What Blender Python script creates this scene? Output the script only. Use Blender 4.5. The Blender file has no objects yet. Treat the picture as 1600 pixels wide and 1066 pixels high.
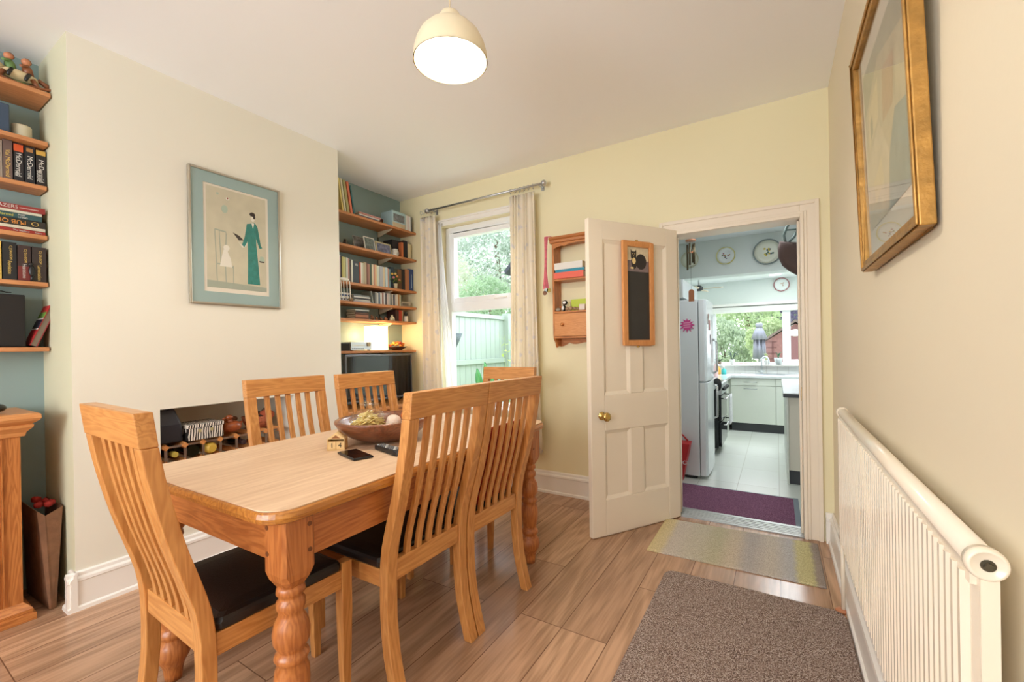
import bpy, bmesh, math, random
from mathutils import Vector, Matrix
from math import sin, cos, pi, radians, hypot, atan2
random.seed(7)
SC = bpy.context.scene
COL = SC.collection
# ------------------------------------------------------------------ camera
FPX, YAW, PIT, ROL, CY, CH = 673.3, .5514, -.0015, -.0163, 544.63, 1.166
F_ = Vector((-sin(YAW)*cos(PIT), cos(YAW)*cos(PIT), sin(PIT)))
R0 = Vector((cos(YAW), sin(YAW), 0)); U0 = R0.cross(F_)
R_ = R0*cos(ROL)+U0*sin(ROL); U_ = -R0*sin(ROL)+U0*cos(ROL)
CAM = Vector((0, 0, CH))
cd = bpy.data.cameras.new('camera'); cam = bpy.data.objects.new('camera', cd); COL.objects.link(cam)
cd.sensor_width = 36; cd.lens = FPX/1600*36; cd.shift_y = (CY-533)/1600; cd.clip_start = .02; cd.clip_end = 200
M = Matrix((R_, U_, -F_)).transposed().to_4x4(); M.translation = CAM
cam.matrix_world = M; SC.camera = cam
# ------------------------------------------------------------------ world, lights, exposure
SC.view_settings.view_transform = 'Standard'; SC.view_settings.look = 'None'
SC.view_settings.gamma = 1; SC.view_settings.use_curve_mapping = False
SC.view_settings.exposure = -0.06
try:
    SC.cycles.use_denoising = True; SC.cycles.max_bounces = 10; SC.cycles.diffuse_bounces = 6
    SC.cycles.sample_clamp_indirect = 8; SC.cycles.caustics_reflective = False; SC.cycles.caustics_refractive = False
except Exception: pass
W = bpy.data.worlds.new('sky'); SC.world = W; W.use_nodes = True
wn = W.node_tree; bg = wn.nodes['Background']
wtc = wn.nodes.new('ShaderNodeTexCoord'); wno = wn.nodes.new('ShaderNodeTexNoise'); wno.inputs['Scale'].default_value = 1.6
wno.inputs['Detail'].default_value = 5
wr = wn.nodes.new('ShaderNodeValToRGB'); wr.color_ramp.elements[0].position = .35; wr.color_ramp.elements[1].position = .6
wr.color_ramp.elements[0].color = (.74, .86, 1, 1); wr.color_ramp.elements[1].color = (1, 1, 1, 1)
wn.links.new(wtc.outputs['Generated'], wno.inputs['Vector']); wn.links.new(wno.outputs['Fac'], wr.inputs['Fac'])
wn.links.new(wr.outputs['Color'], bg.inputs['Color']); bg.inputs['Strength'].default_value = 3.2
def lamp(name, typ, loc, energy, color, size=.1, sizey=None, aim=None, portal=False):
    l = bpy.data.lights.new(name, typ); l.energy = energy; l.color = color
    if typ == 'AREA':
        l.size = size
        if sizey: l.shape = 'RECTANGLE'; l.size_y = sizey
        if portal: l.cycles.is_portal = True
    else: l.shadow_soft_size = size
    o = bpy.data.objects.new(name, l); COL.objects.link(o); o.location = loc
    if aim is not None: o.rotation_euler = (Vector(aim)-Vector(loc)).to_track_quat('-Z', 'Y').to_euler()
    return o
lamp('portal', 'AREA', (-2.1, 3.26, 1.55), 1, (1, 1, 1), 1.1, 1.6, (-2.1, 0, 1.55), portal=True)
lamp('portal', 'AREA', (.0, 8.2, 1.25), 1, (1, 1, 1), 2.2, .95, (.0, 0, 1.25), portal=True)
# added area light for even illumination, set in the unseen window behind the camera
lamp('front_fill_light', 'AREA', (-1.3, -2.3, 1.35), 100, (.96, .98, 1), 2.4, 1.6, (-1.3, 3, 1.6))
# bright patches of sky above the garden, outside the two rear windows
lamp('daylight_dining_window', 'AREA', (-2.2, 4.7, 3.5), 150, (.9, .96, 1), 1.8, 1.2, (-1.9, 2.6, .8))
lamp('daylight_kitchen_window', 'AREA', (-.1, 9.9, 3.3), 330, (.84, .93, 1), 2.4, 1.4, (-.2, 6.8, .3))
# kitchen ceiling light
lamp('kitchen_ceiling_light', 'AREA', (-.2, 4.1, 2.33), 9, (.94, .97, 1), .4, .4, (-.2, 4.1, 0))
lamp('kitchen_ceiling_light', 'AREA', (.1, 6.7, 2.18), 30, (.92, .97, 1), .5, .5, (.1, 6.7, 0))
sun = lamp('sun', 'SUN', (0, 0, 10), 3.0, (1, .97, .9), radians(8), aim=(7.5, -.6, 0)); sun.data.angle = radians(8)

# ------------------------------------------------------------------ pixel helpers (ray / real plane)
def ray(u, v): return F_+R_*((u-800)/FPX)+U_*((CY-v)/FPX)
def onx(X, u, v): d = ray(u, v); return CAM+d*((X-CAM.x)/d.x)
def ony(Y, u, v): d = ray(u, v); return CAM+d*((Y-CAM.y)/d.y)
def onz(Z, u, v): d = ray(u, v); return CAM+d*((Z-CAM.z)/d.z)
# ------------------------------------------------------------------ mesh builder
class MB:
    def __init__(s): s.v = []; s.f = []; s.m = []; s.sm = []
    def add(s, vs, fs, mi=0, smooth=False):
        b = len(s.v); s.v += [Vector(p) for p in vs]
        for f in fs: s.f.append([b+i for i in f]); s.m.append(mi); s.sm.append(smooth)
        return s
    def box(s, x0, x1, y0, y1, z0, z1, mi=0):
        vs = [(x, y, z) for z in (z0, z1) for y in (y0, y1) for x in (x0, x1)]
        return s.add(vs, [(0, 2, 3, 1), (4, 5, 7, 6), (0, 1, 5, 4), (2, 6, 7, 3), (0, 4, 6, 2), (1, 3, 7, 5)], mi)
    def obox(s, c, sz, rot=None, mi=0):
        rot = rot or Matrix.Identity(3); c = Vector(c)
        vs = [c+rot@Vector((x*sz[0]/2, y*sz[1]/2, z*sz[2]/2)) for z in (-1, 1) for y in (-1, 1) for x in (-1, 1)]
        return s.add(vs, [(0, 2, 3, 1), (4, 5, 7, 6), (0, 1, 5, 4), (2, 6, 7, 3), (0, 4, 6, 2), (1, 3, 7, 5)], mi)
    def prism(s, poly, ax, a0, a1, mi=0, smooth=False):
        def p(q, a): return (a, q[0], q[1]) if ax == 'x' else (q[0], a, q[1]) if ax == 'y' else (q[0], q[1], a)
        n = len(poly); vs = [p(q, a0) for q in poly]+[p(q, a1) for q in poly]
        s.add(vs, [tuple(range(n))[::-1], tuple(range(n, 2*n))], mi)
        return s.add(vs, [(i, (i+1) % n, n+(i+1) % n, n+i) for i in range(n)], mi, smooth)
    def loft(s, rings, mi=0, smooth=False, cap=True, closed=False):
        n = len(rings[0]); vs = [p for r in rings for p in r]; fs = []
        k = len(rings)
        for j in range(k if closed else k-1):
            a = j*n; b = ((j+1) % k)*n
            fs += [(a+i, a+(i+1) % n, b+(i+1) % n, b+i) for i in range(n)]
        s.add(vs, fs, mi, smooth)
        if cap and not closed: s.add(rings[0], [tuple(range(n))[::-1]], mi); s.add(rings[-1], [tuple(range(n))], mi)
        return s
    def lathe(s, prof, cx, cy, z0=0, n=24, mi=0, cap=True, smooth=True, sx=1, sy=1):
        return s.loft([[(cx+r*sx*cos(2*pi*i/n), cy+r*sy*sin(2*pi*i/n), z0+z) for i in range(n)] for r, z in prof], mi, smooth, cap)
    def tube(s, pts, r, n=8, mi=0, closed=False):
        pts = [Vector(p) for p in pts]; rings = []; k = len(pts); ref = None
        for i, p in enumerate(pts):
            t = (pts[(i+1) % k]-pts[i-1]) if closed else (pts[min(i+1, k-1)]-pts[max(i-1, 0)])
            t.normalize()
            if ref is None: ref = Vector((0, 0, 1)) if abs(t.z) < .9 else Vector((1, 0, 0))
            u = t.cross(ref).normalized(); w = u.cross(t); ref = w
            rr = r[i] if isinstance(r, (list, tuple)) else r
            rings.append([p+(u*cos(2*pi*j/n)+w*sin(2*pi*j/n))*rr for j in range(n)])
        return s.loft(rings, mi, True, not closed, closed)
    def ball(s, c, r, n=16, mi=0, rot=None):
        if not isinstance(r, (list, tuple)): r = (r, r, r)
        c = Vector(c); rings = []; h = n//2
        for j in range(h+1):
            a = -pi/2+pi*j/h; a = max(-pi/2+.02, min(pi/2-.02, a))
            q = [Vector((r[0]*cos(a)*cos(2*pi*i/n), r[1]*cos(a)*sin(2*pi*i/n), r[2]*sin(a))) for i in range(n)]
            rings.append([c+(rot@p if rot else p) for p in q])
        return s.loft(rings, mi, True)
    def quad(s, pts, mi=0): return s.add(pts, [tuple(range(len(pts)))], mi)
    def xf(s, m): s.v = [m@p for p in s.v]; return s
MATS = {}
def mesh(name, mb, mats, bevel=0, smooth=None):
    me = bpy.data.meshes.new(name); me.from_pydata([tuple(p) for p in mb.v], [], mb.f)
    for m in (mats if isinstance(mats, (list, tuple)) else [mats]): me.materials.append(m)
    for i, p in enumerate(me.polygons): p.material_index = mb.m[i]; p.use_smooth = mb.sm[i]
    b = bmesh.new(); b.from_mesh(me); bmesh.ops.remove_doubles(b, verts=b.verts, dist=1e-6)
    bmesh.ops.recalc_face_normals(b, faces=b.faces); b.to_mesh(me); b.free()
    o = bpy.data.objects.new(name, me); COL.objects.link(o)
    if bevel:
        m = o.modifiers.new('bevel', 'BEVEL'); m.width = bevel; m.segments = 2; m.limit_method = 'ANGLE'; m.angle_limit = radians(40)
        m.harden_normals = False
    return o
def tag(o, label=None, cat=None, group=None, kind=None):
    if label: o['label'] = label
    if cat: o['category'] = cat
    if group: o['group'] = group
    if kind: o['kind'] = kind
    return o
def thing(name, label, cat, loc=(0, 0, 0), rotz=0, group=None):
    o = bpy.data.objects.new(name, None); COL.objects.link(o); o.location = loc; o.rotation_euler = (0, 0, rotz)
    o.empty_display_size = .1
    return tag(o, label, cat, group)
def part(root, name, mb, mats, label=None, bevel=0, local=False, kind=None):
    if not local:
        r = root
        chain = []
        while r is not None: chain.append(r); r = r.parent
        for r in reversed(chain):
            inv = (Matrix.Translation(r.location) @ r.rotation_euler.to_matrix().to_4x4()).inverted(); mb.xf(inv)
    o = mesh(name, mb, mats, bevel); o.parent = root
    if label: o['label'] = label
    if kind: o['kind'] = kind
    return o
def solo(name, mb, mats, label, cat, group=None, bevel=0):
    lo = Vector([min(p[i] for p in mb.v) for i in range(3)]); hi = Vector([max(p[i] for p in mb.v) for i in range(3)])
    c = Vector(((lo.x+hi.x)/2, (lo.y+hi.y)/2, lo.z)); mb.xf(Matrix.Translation(-c))
    o = mesh(name, mb, mats, bevel); o.location = c
    return tag(o, label, cat, group)
def struct(name, mb, mats, bevel=0, parent=None):
    o = mesh(name, mb, mats, bevel); o['kind'] = 'structure'
    if parent: o.parent = parent; del o['kind']
    return o
def text(root, s, size, mat, origin, xdir, ydir, depth=.0006, align='CENTER', name='lettering', squash=1):
    cu = bpy.data.curves.new(name, 'FONT'); cu.body = s; cu.size = size; cu.align_x = align; cu.align_y = 'CENTER'; cu.extrude = depth
    t = bpy.data.objects.new(name, cu); COL.objects.link(t)
    bpy.context.view_layer.update()
    me = bpy.data.meshes.new_from_object(t); bpy.data.objects.remove(t)
    x = Vector(xdir).normalized(); y = Vector(ydir).normalized(); z = x.cross(y)
    m = Matrix((x*squash, y, z)).transposed().to_4x4(); m.translation = Vector(origin)
    chain = []; r = root
    while r is not None: chain.append(r); r = r.parent
    for r in reversed(chain): m = (Matrix.Translation(r.location) @ r.rotation_euler.to_matrix().to_4x4()).inverted() @ m
    me.transform(m); me.materials.clear(); me.materials.append(mat)
    o = bpy.data.objects.new(name, me); COL.objects.link(o); o.parent = root
    return o
def dup(root, loc, rotz, label, group=None):
    def cp(o, par):
        c = o.copy(); COL.objects.link(c); c.parent = par
        for ch in list(o.children): cp(ch, c)
        return c
    r = cp(root, None); r.location = loc; r.rotation_euler = (0, 0, rotz); r['label'] = label
    if group: r['group'] = group
    return r
# ------------------------------------------------------------------ materials
def L(r, g, b):   # sRGB 0-255 to linear
    f = lambda c: (c/255/12.92) if c/255 <= .04045 else ((c/255+.055)/1.055)**2.4
    return (f(r), f(g), f(b), 1)
def mat(name, col, rough=.5, metal=0, spec=.5, noise=0, nscale=20, bump=0, bscale=200, emit=None, estr=0, coat=0):
    if name in MATS: return MATS[name]
    m = bpy.data.materials.new(name); m.use_nodes = True; n = m.node_tree; p = n.nodes['Principled BSDF']
    p.inputs['Base Color'].default_value = col; p.inputs['Roughness'].default_value = rough; p.inputs['Metallic'].default_value = metal
    p.inputs['Specular IOR Level'].default_value = spec; p.inputs['Coat Weight'].default_value = coat
    tc = n.nodes.new('ShaderNodeTexCoord')
    if noise:
        t = n.nodes.new('ShaderNodeTexNoise'); t.inputs['Scale'].default_value = nscale; t.inputs['Detail'].default_value = 5
        r = n.nodes.new('ShaderNodeValToRGB'); r.color_ramp.elements[0].position = .3; r.color_ramp.elements[1].position = .7
        r.color_ramp.elements[0].color = tuple(c*(1-noise) for c in col[:3])+(1,); r.color_ramp.elements[1].color = tuple(min(1, c*(1+noise)) for c in col[:3])+(1,)
        n.links.new(tc.outputs['Object'], t.inputs['Vector']); n.links.new(t.outputs['Fac'], r.inputs['Fac']); n.links.new(r.outputs['Color'], p.inputs['Base Color'])
    if bump:
        t = n.nodes.new('ShaderNodeTexNoise'); t.inputs['Scale'].default_value = bscale; t.inputs['Detail'].default_value = 3
        b = n.nodes.new('ShaderNodeBump'); b.inputs['Strength'].default_value = bump; b.inputs['Distance'].default_value = .01
        n.links.new(tc.outputs['Object'], t.inputs['Vector']); n.links.new(t.outputs['Fac'], b.inputs['Height']); n.links.new(b.outputs['Normal'], p.inputs['Normal'])
    if emit: p.inputs['Emission Color'].default_value = emit; p.inputs['Emission Strength'].default_value = estr
    MATS[name] = m; return m
def wood(name, c1, c2, axis='z', rough=.38, sc=1.0, coat=.0, ring=.5):
    if name in MATS: return MATS[name]
    m = bpy.data.materials.new(name); m.use_nodes = True; n = m.node_tree; p = n.nodes['Principled BSDF']; k = n.links.new
    tc = n.nodes.new('ShaderNodeTexCoord'); mp = n.nodes.new('ShaderNodeMapping')
    s = [9*sc]*3; s['xyz'.index(axis)] = .9*sc; mp.inputs['Scale'].default_value = s
    k(tc.outputs['Object'], mp.inputs['Vector'])
    a = n.nodes.new('ShaderNodeTexNoise'); a.inputs['Scale'].default_value = 1.6; a.inputs['Detail'].default_value = 3; a.inputs['Distortion'].default_value = .6
    k(mp.outputs[0], a.inputs['Vector'])
    # growth rings: sine of the low-frequency noise
    mu = n.nodes.new('ShaderNodeMath'); mu.operation = 'MULTIPLY'; mu.inputs[1].default_value = 60; k(a.outputs['Fac'], mu.inputs[0])
    si = n.nodes.new('ShaderNodeMath'); si.operation = 'SINE'; k(mu.outputs[0], si.inputs[0])
    ma = n.nodes.new('ShaderNodeMath'); ma.operation = 'MULTIPLY_ADD'; ma.inputs[1].default_value = .5*ring; ma.inputs[2].default_value = .5; k(si.outputs[0], ma.inputs[0])
    b = n.nodes.new('ShaderNodeTexNoise'); b.inputs['Scale'].default_value = 14; b.inputs['Detail'].default_value = 4; k(mp.outputs[0], b.inputs['Vector'])
    mx = n.nodes.new('ShaderNodeMath'); mx.operation = 'ADD'; k(ma.outputs[0], mx.inputs[0]); k(b.outputs['Fac'], mx.inputs[1])
    hf = n.nodes.new('ShaderNodeMath'); hf.operation = 'MULTIPLY'; hf.inputs[1].default_value = .5; k(mx.outputs[0], hf.inputs[0])
    r = n.nodes.new('ShaderNodeValToRGB'); r.color_ramp.elements[0].position = .25; r.color_ramp.elements[1].position = .7
    r.color_ramp.elements[0].color = c1; r.color_ramp.elements[1].color = c2; k(hf.outputs[0], r.inputs['Fac']); k(r.outputs['Color'], p.inputs['Base Color'])
    bu = n.nodes.new('ShaderNodeBump'); bu.inputs['Strength'].default_value = .08; bu.inputs['Distance'].default_value = .004
    k(b.outputs['Fac'], bu.inputs['Height']); k(bu.outputs['Normal'], p.inputs['Normal'])
    p.inputs['Roughness'].default_value = rough; p.inputs['Coat Weight'].default_value = coat; p.inputs['Coat Roughness'].default_value = .2
    MATS[name] = m; return m
def tiles(name, cols, mortar, bw, rh, ms, swap=False, rough=.3, grain=0, offset=.5, bump=.3):
    m = bpy.data.materials.new(name); m.use_nodes = True; n = m.node_tree; p = n.nodes['Principled BSDF']; k = n.links.new
    tc = n.nodes.new('ShaderNodeTexCoord'); mp = n.nodes.new('ShaderNodeMapping'); k(tc.outputs['Object'], mp.inputs['Vector'])
    if swap: mp.inputs['Rotation'].default_value = (0, 0, pi/2); mp.inputs['Location'].default_value = (.37, 0, 0)
    br = n.nodes.new('ShaderNodeTexBrick'); k(mp.outputs[0], br.inputs['Vector'])
    for nm, v in (('Scale', 1), ('Mortar Size', ms), ('Brick Width', bw), ('Row Height', rh), ('Mortar Smooth', .1), ('Bias', 0)): br.inputs[nm].default_value = v
    br.offset = offset; br.offset_frequency = 3 if swap else 2
    br.inputs['Color1'].default_value = (0, 0, 0, 1); br.inputs['Color2'].default_value = (1, 1, 1, 1); br.inputs['Mortar'].default_value = (.5, .5, .5, 1)
    r = n.nodes.new('ShaderNodeValToRGB'); r.color_ramp.elements[0].color = cols[0]; r.color_ramp.elements[1].color = cols[1]; k(br.outputs['Color'], r.inputs['Fac'])
    col = r.outputs['Color']
    if grain:
        # a different piece of grain on each plank
        sp = n.nodes.new('ShaderNodeVectorMath'); sp.operation = 'MULTIPLY_ADD'
        k(br.outputs['Color'], sp.inputs[0]); sp.inputs[1].default_value = (7, 13, 5); k(tc.outputs['Object'], sp.inputs[2])
        m2 = n.nodes.new('ShaderNodeMapping'); m2.inputs['Scale'].default_value = (6.5, .8, 1); k(sp.outputs[0], m2.inputs['Vector'])
        a = n.nodes.new('ShaderNodeTexNoise'); a.inputs['Scale'].default_value = 1.2; a.inputs['Detail'].default_value = 2.5; a.inputs['Distortion'].default_value = .5; k(m2.outputs[0], a.inputs['Vector'])
        mu = n.nodes.new('ShaderNodeMath'); mu.operation = 'MULTIPLY'; mu.inputs[1].default_value = 30; k(a.outputs['Fac'], mu.inputs[0])
        si = n.nodes.new('ShaderNodeMath'); si.operation = 'SINE'; k(mu.outputs[0], si.inputs[0])
        m3 = n.nodes.new('ShaderNodeMapping'); m3.inputs['Scale'].default_value = (90, 4, 1); k(sp.outputs[0], m3.inputs['Vector'])
        f = n.nodes.new('ShaderNodeTexNoise'); f.inputs['Scale'].default_value = 1; f.inputs['Detail'].default_value = 4; k(m3.outputs[0], f.inputs['Vector'])
        ad = n.nodes.new('ShaderNodeMath'); ad.operation = 'MULTIPLY_ADD'; ad.inputs[1].default_value = .2; k(si.outputs[0], ad.inputs[0]); k(f.outputs['Fac'], ad.inputs[2])
        mx = n.nodes.new('ShaderNodeMix'); mx.data_type = 'RGBA'; mx.blend_type = 'MULTIPLY'; mx.inputs['Factor'].default_value = grain
        r2 = n.nodes.new('ShaderNodeValToRGB'); r2.color_ramp.elements[0].position = .2; r2.color_ramp.elements[1].position = .75
        r2.color_ramp.elements[0].color = (.42, .38, .34, 1); r2.color_ramp.elements[1].color = (1, 1, 1, 1); k(ad.outputs[0], r2.inputs['Fac'])
        k(col, mx.inputs['A']); k(r2.outputs['Color'], mx.inputs['B']); col = mx.outputs['Result']
    mm = n.nodes.new('ShaderNodeMix'); mm.data_type = 'RGBA'; k(br.outputs['Fac'], mm.inputs['Factor']); k(col, mm.inputs['A']); mm.inputs['B'].default_value = mortar
    k(mm.outputs['Result'], p.inputs['Base Color']); p.inputs['Roughness'].default_value = rough
    bu = n.nodes.new('ShaderNodeBump'); bu.invert = True; bu.inputs['Strength'].default_value = bump; bu.inputs['Distance'].default_value = .003
    k(br.outputs['Fac'], bu.inputs['Height']); k(bu.outputs['Normal'], p.inputs['Normal'])
    MATS[name] = m; return m
def carpet(name, cols, scale=260, bands=None, rough=.95):
    m = bpy.data.materials.new(name); m.use_nodes = True; n = m.node_tree; p = n.nodes['Principled BSDF']; k = n.links.new
    tc = n.nodes.new('ShaderNodeTexCoord'); t = n.nodes.new('ShaderNodeTexNoise'); t.inputs['Scale'].default_value = scale; t.inputs['Detail'].default_value = 2
    k(tc.outputs['Object'], t.inputs['Vector']); r = n.nodes.new('ShaderNodeValToRGB')
    r.color_ramp.elements[0].position = .33; r.color_ramp.elements[1].position = .68
    r.color_ramp.elements[0].color = cols[0]; r.color_ramp.elements[1].color = cols[-1]
    if len(cols) > 2: e = r.color_ramp.elements.new(.5); e.color = cols[1]
    k(t.outputs['Fac'], r.inputs['Fac']); col = r.outputs['Color']
    if bands:
        sx = n.nodes.new('ShaderNodeSeparateXYZ'); k(tc.outputs['Object'], sx.inputs[0])
        mr = n.nodes.new('ShaderNodeMapRange'); mr.inputs['From Min'].default_value = bands[0]; mr.inputs['From Max'].default_value = bands[1]; k(sx.outputs['X'], mr.inputs['Value'])
        nn = n.nodes.new('ShaderNodeTexNoise'); nn.inputs['Scale'].default_value = 25; k(tc.outputs['Object'], nn.inputs['Vector'])
        ad = n.nodes.new('ShaderNodeMath'); ad.operation = 'MULTIPLY_ADD'; ad.inputs[1].default_value = .03; k(nn.outputs['Fac'], ad.inputs[0]); k(mr.outputs[0], ad.inputs[2])
        rb = n.nodes.new('ShaderNodeValToRGB'); rb.color_ramp.interpolation = 'EASE'
        els = rb.color_ramp.elements; els[0].position = bands[2][0][0]; els[0].color = bands[2][0][1]; els[1].position = bands[2][-1][0]; els[1].color = bands[2][-1][1]
        for q, c in bands[2][1:-1]: e = els.new(q); e.color = c
        k(ad.outputs[0], rb.inputs['Fac'])
        mx = n.nodes.new('ShaderNodeMix'); mx.data_type = 'RGBA'; mx.blend_type = 'MULTIPLY'; mx.inputs['Factor'].default_value = 1
        k(rb.outputs['Color'], mx.inputs['A']); k(col, mx.inputs['B']); col = mx.outputs['Result']
    k(col, p.inputs['Base Color']); p.inputs['Roughness'].default_value = rough; p.inputs['Specular IOR Level'].default_value = .1
    bu = n.nodes.new('ShaderNodeBump'); bu.inputs['Strength'].default_value = .9; bu.inputs['Distance'].default_value = .006
    k(t.outputs['Fac'], bu.inputs['Height']); k(bu.outputs['Normal'], p.inputs['Normal'])
    MATS[name] = m; return m
def glass(name, tint=(1, 1, 1, 1), ior=1.35):
    m = bpy.data.materials.new(name); m.use_nodes = True; n = m.node_tree; n.nodes.clear(); k = n.links.new
    o = n.nodes.new('ShaderNodeOutputMaterial'); t = n.nodes.new('ShaderNodeBsdfTransparent'); t.inputs['Color'].default_value = tint
    g = n.nodes.new('ShaderNodeBsdfGlossy'); g.inputs['Roughness'].default_value = .01; f = n.nodes.new('ShaderNodeFresnel')
    ge = n.nodes.new('ShaderNodeNewGeometry'); mr = n.nodes.new('ShaderNodeMapRange'); mr.inputs['To Min'].default_value = ior; mr.inputs['To Max'].default_value = 1/ior
    k(ge.outputs['Backfacing'], mr.inputs['Value']); k(mr.outputs[0], f.inputs['IOR'])
    x = n.nodes.new('ShaderNodeMixShader'); k(f.outputs[0], x.inputs[0]); k(t.outputs[0], x.inputs[1]); k(g.outputs[0], x.inputs[2]); k(x.outputs[0], o.inputs['Surface'])
    MATS[name] = m; return m
def cloth(name, col, trans=.35, spots=None):
    m = bpy.data.materials.new(name); m.use_nodes = True; n = m.node_tree; n.nodes.clear(); k = n.links.new
    o = n.nodes.new('ShaderNodeOutputMaterial'); d = n.nodes.new('ShaderNodeBsdfDiffuse'); t = n.nodes.new('ShaderNodeBsdfTranslucent')
    x = n.nodes.new('ShaderNodeMixShader'); x.inputs[0].default_value = trans
    d.inputs['Color'].default_value = col; t.inputs['Color'].default_value = col
    if spots:
        tc = n.nodes.new('ShaderNodeTexCoord'); v = n.nodes.new('ShaderNodeTexNoise'); v.inputs['Scale'].default_value = 20; v.inputs['Detail'].default_value = 2
        r = n.nodes.new('ShaderNodeValToRGB'); r.color_ramp.elements[0].position = .6; r.color_ramp.elements[0].color = col; r.color_ramp.elements[1].position = .68; r.color_ramp.elements[1].color = spots
        k(tc.outputs['Object'], v.inputs['Vector']); k(v.outputs['Fac'], r.inputs['Fac']); k(r.outputs['Color'], d.inputs['Color']); k(r.outputs['Color'], t.inputs['Color'])
    k(d.outputs[0], x.inputs[1]); k(t.outputs[0], x.inputs[2]); k(x.outputs[0], o.inputs['Surface'])
    MATS[name] = m; return m
WALL = mat('cream_paint', L(234, 225, 188), .6, bump=.02, bscale=60)
BRST = mat('pale_cream_paint', L(230, 226, 212), .6, bump=.02, bscale=60)
TEAL = mat('teal_paint', L(142, 164, 164), .6, bump=.02, bscale=60)
CEIL = mat('ceiling_paint', L(246, 247, 250), .7, bump=.01, bscale=60)
KWALL = mat('kitchen_paint', L(222, 228, 224), .6)
GLOSS = mat('white_gloss', L(238, 234, 228), .25, noise=.01, nscale=3)
DOORP = mat('door_paint', L(234, 222, 204), .35, noise=.015, nscale=4)
UPVC = mat('upvc', L(240, 242, 245), .25)
RADW = mat('radiator_enamel', L(240, 228, 208), .25, coat=.3)
CHR = mat('chrome', L(200, 200, 200), .2, 1); BRASS = mat('brass', L(220, 185, 110), .2, 1)
STEEL = mat('brushed_steel', L(190, 192, 195), .35, 1)
BLK = mat('black_plastic', L(24, 24, 26), .35); BLKG = mat('black_gloss', L(12, 12, 14), .06)
WHT = mat('white', L(240, 240, 238), .5); PAGE = mat('page_block', L(226, 218, 200), .8, noise=.06, nscale=300)
LEATH = mat('black_leather', L(26, 21, 20), .32, bump=.12, bscale=260)
ORK = dict(c1=L(168, 98, 42), c2=L(214, 146, 74))
CHAIR = {a: wood('chair_oak_'+a, L(182, 118, 60), L(212, 152, 88), a, .36, 1.0, .25) for a in 'xyz'}
TABW = {a: wood('table_pine_'+a, L(158, 88, 40), L(192, 120, 62), a, .4, 1.2, .3, .6) for a in 'xyz'}
TTOP = wood('scrubbed_pine', L(206, 170, 136), L(228, 198, 166), 'y', .5, .55, 0, .35)
TEDG = wood('varnished_edge', L(150, 88, 32), L(196, 132, 58), 'y', .3, 1, .5)
SHELF = wood('shelf_wood', L(178, 116, 72), L(200, 138, 90), 'y', .45, 1.0, 0, .4)
PINE = {a: wood('honey_pine_'+a, L(170, 102, 50), L(200, 130, 70), a, .4, 1.6, .1, .9) for a in 'xyz'}
LPINE = {a: wood('light_pine_'+a, L(196, 128, 70), L(214, 150, 92), a, .4, 2, .1, .5) for a in 'xyz'}
FLOOR = tiles('oak_laminate', (L(176, 138, 110), L(200, 160, 128)), L(112, 80, 60), 1.25, .1945, .0018, True, .24, grain=.62, offset=.37)
KFLOOR = tiles('cream_floor_tiles', (L(218, 220, 212), L(226, 228, 222)), L(196, 194, 184), .6, .33, .003, True, .22)
STILE = tiles('splash_tiles', (L(232, 232, 228), L(238, 238, 236)), L(214, 212, 206), .15, .15, .003, False, .2, offset=0)
GLS = glass('window_glass', ior=1.12); PGLS = glass('picture_glass', ior=1.3)
# ================================================================== THE SETTING
XL, XR, YE, Y0, Y1, XA, H = -2.753, .272, 3.107, .624, 2.056, -3.205, 2.65
YB, YK, ZK, WT = -2.0, 7.99, -.15, .14          # back wall, kitchen end wall, kitchen floor level, wall thickness
DX0, DX1, DZ = -.60, .135, 1.93                 # door opening
WX0, WX1, WZ0, WZ1 = -2.68, -1.72, .62, 2.31    # dining window opening
struct('floor', MB().box(XA-.1, XR+.1, YB, YE+WT, -.1, 0), FLOOR)
struct('ceiling', MB().box(XA-.1, XR+.1, YB, YE+WT, H, H+.1), CEIL)
m = MB()                                          # end wall around the window and the doorway
m.box(XA-.1, WX0, YE, YE+WT, 0, H).box(WX0, WX1, YE, YE+WT, 0, WZ0).box(WX0, WX1, YE, YE+WT, WZ1, H)
m.box(WX1, DX0-.02, YE, YE+WT, 0, H).box(DX0-.02, DX1+.02, YE, YE+WT, DZ+.02, H).box(DX1+.02, XR+.1, YE, YE+WT, 0, H)
struct('wall_end', m, WALL)
struct('wall_right', MB().box(XR, XR+.1, YB, YE, 0, H), mat('warm_cream_paint', L(232, 221, 196), .6, bump=.02, bscale=60))
struct('wall_left', MB().box(XA-.1, XA, YB, YE, 0, H), TEAL)
BW = dict(x0=-2.5, x1=-.1, z0=.7, z1=2.3)
m = MB().box(XA-.1, BW['x0'], YB-.1, YB, 0, H).box(BW['x1'], XR+.1, YB-.1, YB, 0, H).box(BW['x0'], BW['x1'], YB-.1, YB, 0, BW['z0']).box(BW['x0'], BW['x1'], YB-.1, YB, BW['z1'], H)
struct('wall_back', m, WALL)
def frame_mb(m, x0, x1, y0, y1, z0, z1, w, mi=0):
    return m.box(x0, x0+w, y0, y1, z0, z1, mi).box(x1-w, x1, y0, y1, z0, z1, mi).box(x0+w, x1-w, y0, y1, z0, z0+w, mi).box(x0+w, x1-w, y0, y1, z1-w, z1, mi)
w3 = struct('window_3', frame_mb(MB(), BW['x0'], BW['x1'], YB-.09, YB-.03, BW['z0'], BW['z1'], .06).box(-1.33, -1.27, YB-.09, YB-.03, BW['z0'], BW['z1']), UPVC)
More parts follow.
